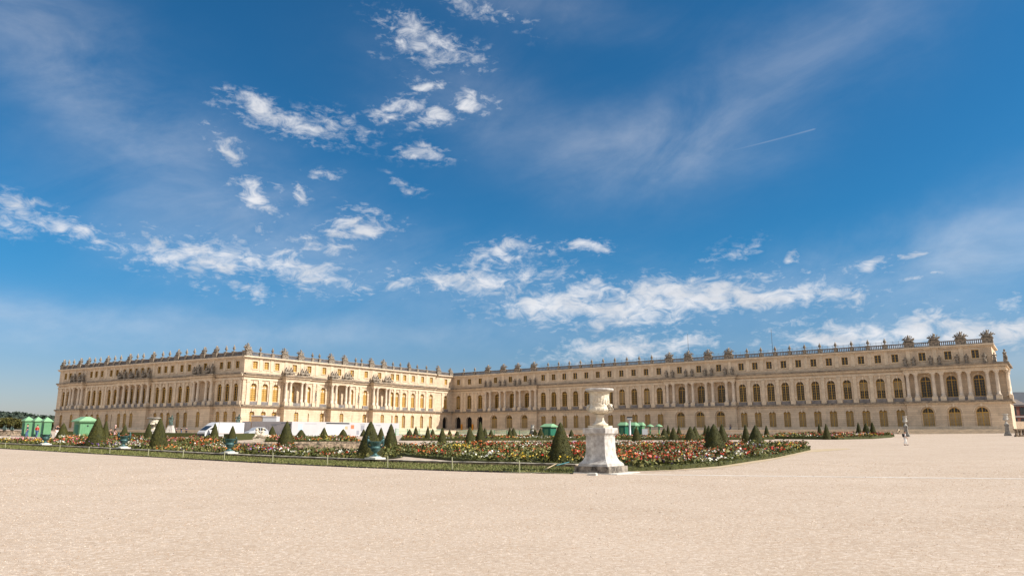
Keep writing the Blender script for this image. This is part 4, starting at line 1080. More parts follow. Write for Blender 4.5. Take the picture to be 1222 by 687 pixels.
CLAB = {(113.5): 'dark clipped yew cone beside the square green kiosk', (188): 'tall clipped yew cone in front of a white marble urn', (176): 'narrow yew cone half hidden left of a taller cone before white urn',
  (340.6): 'tall clipped yew cone before the grey hoarding', (358.7): 'squat rounded yew cone by the white hoarding', (441): 'large yew cone standing behind the bronze urn with scrolled handles', (465.8): 'tall yew cone just right of the bronze urn with scrolled handles',
  (669.5): 'largest yew cone, standing left of the marble urn', (853.7): 'large broad yew cone in the right part of main flower bed', (847): 'yew cone tucked against the shaded side of the large broad cone', (903): 'broad yew cone near the rounded end of the main flower bed', (891): 'slim yew cone close left of the cone near the bed end',
  (862.5): 'yew cone peeping out right behind the large broad cone', (573): 'taller yew cone of the pair left of centre in red flowers', (560.5): 'shorter broader yew cone of the pair left of centre in red flowers', (527.6): 'single yew cone before the corner of palace block and wing',
  (276.4): 'yew cone in front of the rear of white van', (255.5): 'yew cone in front of the cab of white van', (324.4): 'small yew cone right of the white sculpture', (74): 'small yew cone left of the square green kiosk', (124): 'narrow yew cone behind the dark cone by square green kiosk',
  (148): 'small yew cone rising behind the bronze urn left of centre', (759.8): 'yew cone before the green kiosks at right', (915.3): 'small yew cone on the rounded end of the far flower bed', (987.1): 'taller cone of the two standing alone in the far right bed', (978.5): 'smaller cone behind another in the far right bed',
  (1025.5): 'leftmost of three far cones at the end of far right bed', (1034.5): 'front middle of three far cones at end of far right bed', (1042.3): 'rightmost of three far cones at end of far right bed', (454.3): 'yew cone seen between two tall cones behind the bronze urn'}
for i, (u, vb, vt, hw) in enumerate(CONES):
    Y = 2.3 * FPX / (vb - vt)
    yb = gpt(u, vb)[1]
    Y = min(max(Y, .80 * yb), 1.2 * yb) if yb < 120 else Y
    if u < 690:
        ky_ = np.interp(u, [px(a, b, gz(a, b))[0] for a, b in kerb_pts], [b for a, b in kerb_pts]); Y = max(Y, ky_ + 2.6)
    # stay in front of the terrace wall
    yw = FG.P(FG.s_at(u, 3, -OFF), -OFF, 0)[1] if u > 530 else 185
    Y = min(Y, yw * .90, 168)
    if u in (978.5, 1025.5, 1034.5, 1042.3): Y = min(Y, 138)
    if u < 100: Y = min(Y, 100)
    x, y, z = at(u, Y); zt = ztop(u, vt, Y)
    o = inst('topiary_cone', CM[i % 4], None, (x, y, z - .03), rnd.random() * 6.28)
    d = 2 * hw / FPX * Y * math.sqrt(1 + ((u - CX) / FPX) ** 2) * 1.04; o.scale = (d, d, zt - z + .03)
    if u in CLAB: tag(o, CLAB[u], 'topiary', 'clipped yew cones of the parterre')
    elif u < 440: tag(o, 'small clipped yew cone before the white hoarding', 'topiary', 'small cones before the white hoarding')
    elif u < 560: tag(o, 'small clipped yew cone before the sunlit palace face', 'topiary', 'small cones before the sunlit palace face')
    elif u < 700: tag(o, 'small clipped yew cone in back row left of marble urn', 'topiary', 'small cones left of the marble urn')
    else: tag(o, 'small clipped yew cone in back row right of marble urn', 'topiary', 'small cones right of the marble urn')

# ------------------------------------------------------------------ marble urn on its pedestal
def sq(mb, rows, c=(0, 0)):
    """square section profile: rows of (half width, z)"""
    vs = [(c[0] + sx_ * r, c[1] + sy_ * r, z) for r, z in rows for sx_, sy_ in ((-1, -1), (1, -1), (1, 1), (-1, 1))]
    fs = [(i * 4 + k, i * 4 + (k + 1) % 4, i * 4 + 4 + (k + 1) % 4, i * 4 + 4 + k) for i in range(len(rows) - 1) for k in range(4)]
    mb.add(vs, fs + [(0, 3, 2, 1), tuple(len(vs) - 4 + k for k in range(4))])
def pedestal_parts(root):
    mb = MB(); mb.box(-.86, .86, -.86, .86, 0, .27); p = mb.build('plinth', PLINTH, root)
    mb = MB(); rows = [(.745, .27), (.745, .32), (.72, .345), (.735, .36)]
    rows += [(.472 + .235 * (1 - t) ** 6 + .015 * (1 - t), .37 + 1.05 * t) for t in [i / 14 for i in range(15)]]
    rows += [(.475, 1.54)]
    sq(mb, rows); mb.build('shaft', MARBLE, root)
    mb = MB(); sq(mb, [(.49, 1.54), (.51, 1.58), (.55, 1.62), (.57, 1.65), (.57, 1.85), (.555, 1.87)])
    mb.build('cap', MARBLE, root)
def urn_parts(root):
    mb = MB(); sq(mb, [(.40, 0), (.40, .10)]); 
    mb.lathe([(.35, .10), (.36, .13), (.35, .17), (.29, .19), (.23, .25), (.185, .34), (.17, .44), (.175, .50), (.215, .54), (.215, .58), (.17, .60)], 36, cap=False); mb.build('foot', MARBLE2, root)
    mb = MB(); mb.lathe([(.15, .60), (.28, .63), (.43, .68), (.495, .77), (.49, .86), (.44, .92)], 40, cap=False)
    prof = [(.44, .92), (.425, 1.0), (.425, 1.2), (.435, 1.40), (.45, 1.52), (.49, 1.58)]
    mb.lathe(prof, 40, cap=False)
    r = random.Random(5)
    # carved relief: a frieze of low figures and leaves round the body, gadroons below
    for k in range(22):
        a = 2 * math.pi * k / 22 + r.uniform(-.06, .06); rr = .428; z = r.uniform(1.08, 1.30)
        mb.blob((rr * math.cos(a), rr * math.sin(a), z), (.05, .020, r.uniform(.12, .2)), (0, r.uniform(-.4, .4), a + 1.57), 2, .08, r)
    for k in range(18):
        a = 2 * math.pi * k / 18; mb.tube([(.26 * math.cos(a), .26 * math.sin(a), .615), (.43 * math.cos(a), .43 * math.sin(a), .68), (.497 * math.cos(a), .497 * math.sin(a), .77), (.485 * math.cos(a), .485 * math.sin(a), .86)], [.012, .018, .02, .012], 6)
    mb.build('bowl', MARBLE2, root)
    mb = MB(); mb.lathe([(.49, 1.58), (.58, 1.61), (.64, 1.66), (.645, 1.71), (.60, 1.74), (.52, 1.73), (.46, 1.55), (.2, 1.45), (.01, 1.44)], 44, cap=False); mb.build('rim', MARBLE, root)
    for s in (-1, 1):
        mb = MB(); mb.tube([(s * .40, 0, .93), (s * .50, 0, 1.00), (s * .60, 0, .97), (s * .63, 0, .84), (s * .57, 0, .74), (s * .47, 0, .72), (s * .40, 0, .76)], [.06, .075, .08, .08, .075, .065, .06], 10)
        mb.blob((s * .53, 0, .93), (.09, .10, .08), sub=1); mb.build('handle', MARBLE2, root)
PA = math.atan2(-.6, .8)
ctr = (PC[0] + (-.8 + .6) * .87 * 1.0, PC[1] + (.6 + .8) * .87 * 1.0)
ped = empty('marble_pedestal', (ctr[0], ctr[1], gz(*ctr) + .02), PA); tag(ped, 'big white marble pedestal with stained plinth beside the gravel', 'pedestal'); ped.scale = (1, 1, 1.025); pedestal_parts(ped)
urn = empty('marble_urn', (ctr[0], ctr[1], gz(*ctr) + .02 + 1.917), PA); tag(urn, 'carved white marble urn with rolled handles on nearest pedestal', 'urn'); urn_parts(urn)
mb = MB(); mb.box(-1.15, 1.35, -1.02, 1.15, -.06, .025); o = mb.build('stone_slab', WSTONE, None, (ctr[0], ctr[1], gz(*ctr)), PA); tag(o, 'flat pale stone slab under the marble pedestal', 'slab')
x, y = gpt(707, 567); mb = MB(); mb.box(-.19, .19, -.12, .12, 0, .09); mb.box(-.16, .16, -.1, .1, .09, .105); o = mb.build('stone_block', WSTONE, None, (x, y, gz(x, y)), PA + .2); tag(o, 'small white stone block lying before the stained plinth', 'block')
GREYST = mat('grey_stone', (.30, .27, .23), .8, col2=(.14, .13, .12), scale=3); PALEST = mat('pale_stone', (.58, .55, .49), .8, col2=(.34, .31, .27), scale=4)
# further marble urns on pedestals: (column, top row, distance, scale)
for u, vt, Y, lab in ((181, 498, 82, 'white marble urn rising behind the tall cone at left'), (1082, 496.5, 128, 'pale marble urn at the left end of the broad steps'), (1203, 493.5, 122, 'pale marble urn at the right end of the broad steps'), (635.5, 506.5, 150, 'tiny pale urn far off below the palace wing')):
    x, y, z = at(u, Y); h = ztop(u, vt, Y) - z; k = h / 3.66
    if u == 181: k *= 1.0
    pr = copy_tree(ped); pr.location = (x, y, z); pr.scale = (k * (.62 if u > 1000 else 1), k * (.62 if u > 1000 else 1), k * 1.025); tag(pr, lab.replace('white marble urn rising', 'marble pedestal hidden').replace('pale marble urn', 'grey stone pedestal').replace('tiny pale urn', 'tiny pedestal'), 'pedestal')
    kk = k * (1.45 if u == 181 else .68 if u > 1000 else 1.0)
    ur = copy_tree(urn); ur.location = (x, y, z + 1.917 * k); ur.scale = (kk, kk, k); tag(ur, lab, 'urn')
    if u > 300:
        for q in list(pr.children) + list(ur.children): q.material_slots[0].link = 'OBJECT'; q.material_slots[0].material = GREYST if q.parent is pr else PALEST

# ------------------------------------------------------------------ bronze urns on the kerb
def bronze_urn(u, vb, vt, lab, fancy):
    _us = [px(a, b, gz(a, b))[0] for a, b in kerb_pts]; x, y = float(np.interp(u, _us, [a for a, b in kerb_pts])) + .05, float(np.interp(u, _us, [b for a, b in kerb_pts])) + .08; z = gz(x, y); h = (ztop(u, vt, y) - z)
    zk_ = .203; root = empty('bronze_urn', (x, y, z + zk_)); tag(root, lab, 'urn', 'bronze urns along the kerb')
    mb = MB(); mb.box(-.50, .50, -.44, .44, 0, .09); mb.lathe([(.40, .09), (.40, .13), (.33, .15)], 20); mb.build('stone_base', WSTONE, root, rz=PA)
    b = .14; H = (h - zk_ - b) * (.72 if fancy else .92); root.scale = (.88, .88, 1)
    P = [(.30, 0), (.29, .07), (.16, .12), (.09, .22), (.13, .30), (.24, .36), (.31, .48), (.33, .60), (.27, .66), (.30, .74), (.37, .86), (.40, .96), (.44, 1.0), (.36, 1.0), (.28, .80)]
    mb = MB(); mb.lathe([(r, b + q * H) for r, q in P], 24, cap=False)
    mb.lathe([(.335, b + .55 * H), (.355, b + .58 * H), (.335, b + .61 * H)], 24, cap=False); mb.build('body', BRONZE, root)
    for s in (-1, 1):
        mb = MB()
        mb.tube([(s * .30, 0, b + .62 * H), (s * .46, 0, b + .70 * H), (s * .50, 0, b + .92 * H), (s * .44, 0, b + 1.12 * H), (s * .36, 0, b + 1.06 * H)], [.05, .05, .05, .045, .03], 7)
        if fancy:      # small seated figures form the handles
            mb.blob((s * .46, 0, b + 1.02 * H), (.09, .09, .17), (0, s * .3, 0), 2, .1); mb.blob((s * .47, -.03, b + 1.28 * H), (.06, .065, .07), sub=2)
            mb.tube([(s * .44, -.02, b + 1.1 * H), (s * .34, -.08, b + 1.0 * H)], [.04, .025], 6)
        mb.build('handle', BRONZE, root, rz=.15)
bronze_urn(55, 532.4, 517, 'bronze urn on white base near the three green kiosks', False)
bronze_urn(147, 537, 515, 'small bronze urn on white base in front of a yew cone', True)
bronze_urn(273, 543.6, 522, 'bronze urn on white base in front of the white van', False)
bronze_urn(447, 549.5, 519.5, 'bronze urn with figured scroll handles before a large yew cone', True)

# ------------------------------------------------------------------ stakes and fallen rail at the gravel edge
STM = None
for i, (u, vb, vt) in enumerate([(6, 534.8, 528), (70.8, 538.5, 531), (105.5, 540.5, 532.6), (130.6, 542, 533.5), (176.5, 545, 535), (218, 547.2, 536), (267.3, 549.8, 538.5), (325.2, 552.6, 539.5), (390.5, 555.8, 542), (462.5, 558.8, 543.6), (539.6, 561.5, 545), (620, 564.4, 549)]):
    x, y = gpt(u, vb); h = ztop(u, vt, y) - gz(x, y)
    if STM is None:
        mb = MB(); mb.lathe([(.022, -.05), (.022, .96), (.016, .99), (.004, 1.0)], 8); STM = mb.mesh('stake', STAKE)
    o = inst('stake', STM, None, (x, y, gz(x, y)), 0, (1.25, 1.25, h)); o.rotation_euler = (rnd.uniform(-.02, .02), rnd.uniform(-.03, .03), 0)
    tag(o, 'thin pale stake in the grass strip along the gravel', 'stake', 'stakes along the gravel edge')
x0, y0 = gpt(648.5, 563); x1, y1 = gpt(664, 559.6); mb = MB(); mb.tube([(x0, y0, gz(x0, y0) + .08), (x1, y1, gz(x1, y1) + .26)], .025, 8)
o = mb.build('wooden_rail', WOOD); tag(o, 'fallen pale wooden rail lying on the grass left of urn', 'rail')
x0, y0 = gpt(664.3, 560.6); x1, y1 = gpt(679, 558.6); mb = MB(); mb.tube([(x0, y0, gz(x0, y0) + .22), (x1, y1, gz(x1, y1) + .30)], .028, 8)
o = mb.build('metal_rail', TEAL); tag(o, 'dark teal rail next to the pale fallen rail', 'rail')
mb = MB(); mb.tube([(a[0], a[1], gz(*a) + .05) for a in [gpt(600, 564.2), gpt(612, 564.9), gpt(622, 564.6), gpt(634, 565.4), gpt(646, 564.6), gpt(656, 565.6), gpt(680, 566.2)]], .012, 6)
o = mb.build('rope', STAKE); tag(o, 'slack thin rope on the gravel edge left of urn', 'rope')

# ------------------------------------------------------------------ green kiosks
def kiosk(u0, u1, vt, vb, Y, lab, hole=False, dark=False, gable=False):
    u = (u0 + u1) / 2; x, y, z = at(u, Y); wd = (u1 - u0) / FPX * Y / 1.32; H = ztop(u, vt, Y) - z; k = H * .80
    root = empty('garden_kiosk', (x, y, z), PA); tag(root, lab, 'kiosk', 'green wooden kiosks')
    h = wd / 2 * .82
    mb = MB(); mb.box(-h, h, -h, h, 0, k); 
    for q in np.linspace(-h, h, 7)[1:-1]: mb.box(q - .02, q + .02, -h - .015, -h, .05, k); mb.box(h, h + .015, q - .02, q + .02, .05, k)
    mb.build('body', GREEND if dark else GREENP, root)
    mb = MB(); e = wd / 2
    if gable:
        mb.add([(-e * 1.12, -e * 1.12, k), (e * 1.12, -e * 1.12, k), (e * 1.12, e * 1.12, k), (-e * 1.12, e * 1.12, k), (-e * .72, -e * .25, H), (e * .72, -e * .25, H), (e * .72, e * .25, H), (-e * .72, e * .25, H)], [(0, 1, 5, 4), (1, 2, 6, 5), (2, 3, 7, 6), (3, 0, 4, 7), (4, 5, 6, 7), (0, 3, 2, 1)])
    else:
        mb.add([(-e * 1.05, -e * 1.05, k), (e * 1.05, -e * 1.05, k), (e * 1.05, e * 1.05, k), (-e * 1.05, e * 1.05, k), (0, 0, H)], [(0, 1, 4), (1, 2, 4), (2, 3, 4), (3, 0, 4), (0, 3, 2, 1)])
    mb.box(-e * 1.07, e * 1.07, -e * 1.07, e * 1.07, k - .14, k - .003); mb.build('roof', GREENR, root)
    mb = MB(); mb.box(-h * .45, h * .45, -h - .04, -h - .017, .1, k * .78); mb.build('door', GREEND if not dark else GREENP, root)
    if hole:
        mb = MB(lambda x_, y_, z_: (h + .005 + z_, x_, y_ + k * .72)); mb.add([(.12 * math.cos(a), .12 * math.sin(a), .02) for a in np.linspace(0, 6.28, 13)[:-1]], [tuple(range(12))]); mb.build('vent_hole', BLACKP, root)
kiosk(24.5, 38, 496.5, 0, 118, 'leftmost of three narrow green kiosks near the far trees')
kiosk(36.5, 49, 496.8, 0, 116, 'middle of three narrow green kiosks near the far trees')
kiosk(47.5, 60, 497.2, 0, 114, 'rightmost of three narrow green kiosks near the far trees')
kiosk(86, 112.5, 497, 0, 108, 'larger square green kiosk with round vent hole beside a dark cone', True, False, True)
kiosk(646, 665, 505.3, 0, 140, 'flat dark green kiosk left of the marble urn', False, True, True)
kiosk(738, 751, 503.5, 0, 150, 'dark green kiosk right behind the marble urn', False, True, True)
kiosk(749, 763, 503.6, 0, 146, 'green kiosk beside the white pole behind yew cone', False, False, True)
kiosk(760, 770.5, 503.6, 0, 150, 'small light green kiosk next to white notice board', False, False, True)
# two green mushroom-roofed posts
for u, lab in ((776.2, 'green parasol with pale top, nearer to the notice board'), (786.8, 'green parasol with pale top, farther from notice board')):
    x, y, z = at(u, 152); h = ztop(u, 505.8, 152) - z; root = empty('parasol', (x, y, z)); tag(root, lab, 'parasol', 'green parasols by the kiosks')
    mb = MB(); mb.lathe([(.16, 0), (.16, h - .35)], 10); mb.lathe([(.45, 0), (.45, .25)], 12); mb.build('post', GREENP, root)
    mb = MB(); mb.lathe([(.80, h - .55), (.84, h - .48), (.5, h - .2), (.06, h)], 14); mb.build('canopy', GREENR, root)
x, y, z = at(769.8, 145); mb = MB(); mb.box(-.55, .55, -.05, .05, .5, ztop(769.8, 511.5, 145) - z); mb.box(-.5, -.42, -.04, .04, 0, .5); mb.box(.42, .5, -.04, .04, 0, .5)
o = mb.build('notice_board', WHITEP, None, (x, y, z)); tag(o, 'small white notice board right of the green kiosks', 'notice board')
x, y, z = at(752, 135); h = ztop(752, 497, 135) - z; root = empty('pole_sign', (x, y, z)); tag(root, 'white pole with dark flat top before the green kiosks', 'pole')
mb = MB(); mb.lathe([(.28, 0), (.28, .5), (.2, .55), (.17, h - .6), (.2, h - .45)], 10); mb.build('post', WHITEP, root)
mb = MB(); mb.box(-.42, .42, -.25, .25, h - .45, h - .18); mb.build('lamp_box', WHITEP, root); mb = MB(); mb.box(-.5, .5, -.3, .3, h - .177, h); mb.build('cover', BLACKP, root)

# ------------------------------------------------------------------ building site: hoarding, cabins, vehicles
def hoard(name, u0, Y0, u1, Y1, vt0, vt1, m, lab, ribs=0):
    p0 = at(u0, Y0); p1 = at(u1, Y1); root = empty(name, p0, 0); tag(root, lab, 'hoarding')
    dx, dy = p1[0] - p0[0], p1[1] - p0[1]; L = math.hypot(dx, dy); h0 = ztop(u0, vt0, Y0) - p0[2]; h1 = ztop(u1, vt1, Y1) - p0[2]
    root.rotation_euler = (0, 0, math.atan2(dy, dx))
    mb = MB(); zb = p1[2] - p0[2]
    mb.add([(0, 0, -.1), (L, 0, zb - .1), (L, .12, zb - .1), (0, .12, -.1), (0, 0, h0), (L, 0, h1), (L, .12, h1), (0, .12, h0)], [(0, 1, 5, 4), (1, 2, 6, 5), (2, 3, 7, 6), (3, 0, 4, 7), (4, 5, 6, 7)])
    for i in range(ribs):
        x = L * (i + .5) / ribs; hh = h0 + (h1 - h0) * x / L; mb.box(x - .05, x + .05, -.05, -.002, 0, hh - .05)
    mb.build('panel', m, root)
    return root, L, h0
hr, L, h0 = hoard('hoarding', 288, 166, 347, 152, 502.4, 502.8, HGREY, 'grey ribbed hoarding at the corner of palace block', 26)
mb = MB(); mb.box(L * .93, L * .985, -.06, -.004, 0, h0 * .78); mb.build('dark_door', BLACKP, hr)
mb = MB()
for a, b, z0, z1 in ((.60, .78, .72, .76), (.62, .72, .66, .69), (.80, .90, .80, .86)): mb.box(L * a, L * b, -.06, -.053, h0 * z0, h0 * z1)
mb.build('print', GREYP, hr)
h2, L, h0 = hoard('hoarding', 347.5, 150, 476, 180, 502.6, 504.6, HOARD, 'long white hoarding with prints in front of palace block')
def prn(name, a, b, z0, z1, m): mb = MB(); mb.box(L * a, L * b, -.012, -.003, h0 * z0, h0 * z1); mb.build(name, m, h2)
prn('banner', .28, .49, .88, .965, BLACKP); prn('print', .05, .085, .45, .85, BLUEP); prn('print', .505, .535, .55, .82, REDP); prn('print', .60, .635, .40, .80, GREYP); prn('print', .595, .64, .84, .89, GREYP); prn('print', .69, .71, .4, .72, BLACKP)
prn('print', .10, .20, .86, .885, GREYP); prn('print', .75, .80, .80, .84, GREYP); prn('print', .28, .45, .12, .80, mat('pale_print', (.66, .63, .60), .5)); prn('print', .44, .475, .5, .72, WOOD); prn('print', .56, .585, .12, .42, GREYP)
for i, q in enumerate(np.linspace(0, 1, 12)): 
    mb = MB(); mb.box(L * q - .02, L * q + .02, -.002, .0, 0, h0 * .99)
# cabins standing behind the grey hoarding
for u0, u1, vt, m, lab in ((298.5, 312.2, 495.3, BROWNP, 'brown site cabin behind the grey hoarding'), (311.8, 328.6, 496.2, WHITEP, 'white site cabin right of the brown one')):
    x0, _, z0 = at(u0, 163); x1, _, _ = at(u1, 163); h = ztop(u0, vt, 163) - z0
    root = empty('site_cabin', (x0, 163, z0)); tag(root, lab, 'cabin')
    mb = MB(); mb.box(0, x1 - x0, 0, 2.4, 0, h - .2); mb.build('walls', m, root); mb = MB(); mb.box(-.08, x1 - x0 - .02, -.08, 2.5, h - .2, h); mb.build('roof', HGREY, root)
# white box van, facing left
x, y, z = at(244, 122); Lv = 7.6; hv = ztop(270, 503.6, 125) - z
van = empty('box_van', (x, y, z), R(57)); tag(van, 'tall white box van parked behind two yew cones', 'van')
mb = MB(); cl = Lv * .30; zt_ = hv
mb.add([(q, yy, zz) for yy in (0, 2.1) for q, zz in ((0, .35), (0, 1.0), (.25, 1.25), (cl * .85, hv * .93), (cl + .25, hv), (cl + .25, .35))],
       [(0, 1, 2, 3, 4, 5)[::-1], (6, 7, 8, 9, 10, 11)] + [(k, (k + 1) % 6, 6 + (k + 1) % 6, 6 + k) for k in range(6)]); mb.build('cab', WHITEP, van)
mb = MB(); mb.add([(.75, -.012, 1.42), (cl * .98, -.012, 1.42), (cl * .98, -.012, hv * .72), (cl * .72, -.012, hv * .72)], [(0, 1, 2, 3)]); 
wy = [(.32, 1.36), (cl * .80, hv * .88)]
mb.add([(wy[0][0] - .02, .15, wy[0][1]), (wy[0][0] - .02, 1.95, wy[0][1]), (wy[1][0] - .03, 1.95, wy[1][1]), (wy[1][0] - .03, .15, wy[1][1])], [(0, 1, 2, 3)]); mb.build('window', CARGL, van)
mb = MB(); mb.box(cl + .3, Lv, -.05, 2.2, .6, hv); mb.box(cl + .35, Lv - .05, 0, 2.15, .35, .6); mb.build('cargo_box', WHITEP, van)
mb = MB(); mb.box(cl + .35, Lv - .02, -.075, -.052, .62, .95); mb.build('side_skirt', HGREY, van)
mb = MB(); mb.box(-.06, .1, .05, 2.05, .35, .72); mb.build('bumper', BLACKP, van)
for q in (1.0, Lv - 1.1):
    for yy in (-.02, 1.92):
        wm_ = MB(lambda a, b, c: (q + a, yy + c, .38 + b)); wm_.lathe([(.38, 0), (.40, .05), (.40, .2), (.38, .24)], 18); wv = wm_.build('wheel', TYRE, van)
        wm_ = MB(lambda a, b, c: (q + a, yy + c - .01, .38 + b)); wm_.lathe([(.22, -.01), (.2, .0)], 12); wm_.build('rim', HGREY, wv)
# small silver car seen beyond the hedge, facing left
x, y, z = at(296.5, 135); Lc = 4.1
car = empty('parked_car', (x, y, z + .1), R(50)); tag(car, 'pale hatchback parked before the grey hoarding', 'car')
pf = [(0, .35), (.0, .75), (.25, .95), (.95, 1.08), (1.55, 1.62), (2.3, 1.72), (Lc - .9, 1.68), (Lc - .1, 1.1), (Lc, .8), (Lc, .35)]
zk = (ztop(305, 509.3, 135) - z - .1) / 1.72
mb = MB(); n = len(pf); mb.add([(a, yy, b * zk) for yy in (0, 1.75) for a, b in pf], [tuple(range(n))[::-1], tuple(range(n, 2 * n))] + [(k, (k + 1) % n, n + (k + 1) % n, n + k) for k in range(n)]); mb.build('body', mat('silver_paint', (.40, .42, .45), .3), car)
mb = MB(); mb.add([(a, -.012, b * zk) for a, b in ((1.2, 1.12), (1.68, 1.55), (2.3, 1.62), (2.3, 1.12))], [(0, 1, 2, 3)]); mb.add([(a, -.012, b * zk) for a, b in ((2.42, 1.12), (2.42, 1.62), (Lc - 1.0, 1.58), (Lc - .5, 1.12))], [(0, 1, 2, 3)]); mb.build('window', CARGL, car)
for q in (.75, Lc - .75):
    wm_ = MB(lambda a, b, c: (q + a, c - .03, .32 + b)); wm_.lathe([(.3, 0), (.32, .03), (.32, .2)], 16); wm_.build('wheel', TYRE, car)
# white marble sculpture of a reclining beast with a child on its back
x, y, z = at(311.5, 100); x2 = at(320.5, 100)[0]; k = (ztop(312, 508.5, 100) - z) / 2.0
root = empty('sculpture', (x, y, z), 0); root.scale = (k * 1.3, k * 1.3, k); tag(root, 'bright white marble sculpture of a reclining figure at hedge end', 'sculpture')
mb = MB(); mb.box(-.75, 1.15, -.35, .4, 0, .40); mb.build('base', MARBLE2, root)
mb = MB(); mb.blob((.25, 0, .72), (.85, .32, .36), (0, .18, 0), 2, .04); mb.blob((-.38, 0, 1.0), (.30, .30, .52), (0, -.15, 0), 2, .04); mb.blob((-.50, -.03, 1.58), (.17, .18, .20), sub=2)
mb.tube([(-.45, -.2, .9), (-.62, -.24, .55), (-.82, -.24, .45)], [.13, .10, .07], 7); mb.tube([(-.45, .2, .9), (-.62, .24, .55), (-.82, .24, .45)], [.13, .10, .07], 7)
mb.blob((.12, 0, 1.25), (.18, .17, .30), (0, .2, 0), 2, .04); mb.blob((.16, -.02, 1.68), (.13, .14, .15), sub=2); mb.tube([(.15, -.12, 1.35), (-.12, -.16, 1.3), (-.3, -.14, 1.4)], [.07, .06, .05], 6); mb.tube([(.2, -.14, 1.05), (.05, -.3, .85), (.1, -.32, .55)], [.10, .08, .06], 6)
mb.tube([(.95, .1, .6), (1.15, .15, .5), (1.1, -.1, .45)], [.10, .07, .04], 6); mb.build('figure', MARBLE2, root)

# pale green mesh fence along the terrace edge
def fence(us, Y, vt, lab):
    pts = [at(u, Y(u)) for u in us]; root = empty('mesh_fence', (pts[0][0], pts[0][1], pts[0][2])); tag(root, lab, 'fence')
    mb = MB(); pm = MB(); o0 = pts[0]
    hs = [ztop(u, vt(u), Y(u)) for u in us]
    for (a, b, ha, hb) in zip(pts, pts[1:], hs, hs[1:]):
        n = 12
        for i in range(n):
            t = (i + .5) / n; x, y = a[0] + (b[0] - a[0]) * t, a[1] + (b[1] - a[1]) * t; h = ha + (hb - ha) * t
            mb.box(x - o0[0] - .03, x - o0[0] + .03, y - o0[1] - .02, y - o0[1] + .02, .1, h - o0[2])
        for q in (1.0, .66, .33): 
            for s in range(1):
                mb.tube([(a[0] - o0[0], a[1] - o0[1], (ha - o0[2]) * q), (b[0] - o0[0], b[1] - o0[1], (hb - o0[2]) * q)], .05, 4)
        p = MB(); p.lathe([(.08, 0), (.08, ha - o0[2] + .1)], 8); p.build('post', GREENP, root, (a[0] - o0[0], a[1] - o0[1], 0))
    mb.build('mesh_panel', mat('pale_green_mesh', (.40, .58, .40), .6), root)
fence([472, 486, 500, 514, 526], lambda u: 168 + (u - 472) * .28, lambda u: 511.3 + (u - 472) * .02, 'pale green mesh fence before the sunlit palace face')
fence([545, 560, 575, 590, 605, 620, 634], lambda u: 196 - (u - 545) * .22, lambda u: 513.2 + (u - 545) * .005, 'pale green mesh fence below the wing arches')
for u in (551.5, 564.5):
    s_ = FG.s_at(u, 5); p = FG.P(s_, -.25, Z0); mb = MB(); mb.box(-.35, .35, -.05, .05, 0, 2.3); mb.box(-.4, .4, -.08, -.05, 0, .12)
    o = mb.build('orange_panel', ORANGEP, None, p, FG.a); tag(o, 'orange panel standing between the dark open arches', 'panel', 'orange panels by the arches')

# bronze statues on stone pedestals along the shaded palace face, and figures at far left
def bronze_statue(u, vt, Y, lab, wide=False):
    x, y, z = at(u, Y); h = ztop(u, vt, Y) - z; root = empty('bronze_statue', (x, y, z)); tag(root, lab, 'statue')
    b = h * .48
    mb = MB(); sq(mb, [(.75 * (2.4 if wide else 1.2), 0), (.7 * (2.2 if wide else 1.2), b * .2), (.42 * (3 if wide else 1.2), b * .9), (.46 * (3 if wide else 1.2), b)]); mb.build('pedestal', KERB if wide else MARBLE, root)
    q = (h - b) / 2.3; mb = MB(lambda a, c, d: (a * q * 1.2, c * q, b + d * q)); me = (SEATS[0] if wide else STATS[2])
    mb.add([tuple(v.co) for v in me.vertices], [tuple(p.vertices) for p in me.polygons]); mb.smooth = True; mb.build('figure', BRONZED, root)
bronze_statue(203, 495.5, 172, 'dark bronze statue on grey pedestal before the shaded face')
bronze_statue(283.4, 494.5, 165, 'dark green bronze statue near the sunlit palace corner')
bronze_statue(4, 506.5, 120, 'dark reclining bronze figure at the far left edge', True)
bronze_statue(13, 507.5, 122, 'dark reclining bronze figure left of the narrow green kiosks', True)

# stone balustrade at the right edge, brick house and wall beyond the palace
x0, y0, z0 = at(1213, 112); mb = MB(); mb.box(0, 8, 0, .5, .0, .25); mb.box(0, 8, -.05, .55, 1.0, 1.2)
for i in range(14): mb.box(.1 + i * .56, .36 + i * .56, .1, .4, .25, 1.0)
o = mb.build('stone_balustrade', KERB, None, (x0, y0, z0)); tag(o, 'dark weathered stone balustrade at the right edge', 'balustrade')
hx, hy, hz_ = at(1205, 235)
root = empty('brick_house', (hx - 3, hy, 3.0), 0); tag(root, 'red brick house with slate roof beyond the palace end', 'house')
hw_ = 22; wt = ztop(1215, 483, 235) - 3
mb = MB(); mb.box(0, hw_, 0, 12, 0, wt); mb.build('wall', BRICK, root)
mb = MB(); mb.add([(-.5, -.5, wt), (hw_ + .5, -.5, wt), (hw_ + .5, 12.5, wt), (-.5, 12.5, wt), (3, 4.5, wt + 4.4), (hw_ - 3, 4.5, wt + 4.4), (hw_ - 3, 7.5, wt + 4.4), (3, 7.5, wt + 4.4)], [(0, 1, 5, 4), (1, 2, 6, 5), (2, 3, 7, 6), (3, 0, 4, 7), (4, 5, 6, 7)]); rf = mb.build('roof', SLATE, root)
mb = MB(); mb.box(4.9, 5.7, 5, 6.2, wt + 3.0, wt + 6.2); mb.box(4.8, 5.8, 4.9, 6.3, wt + 6.2, wt + 6.45); mb.build('chimney', BRICK, rf)
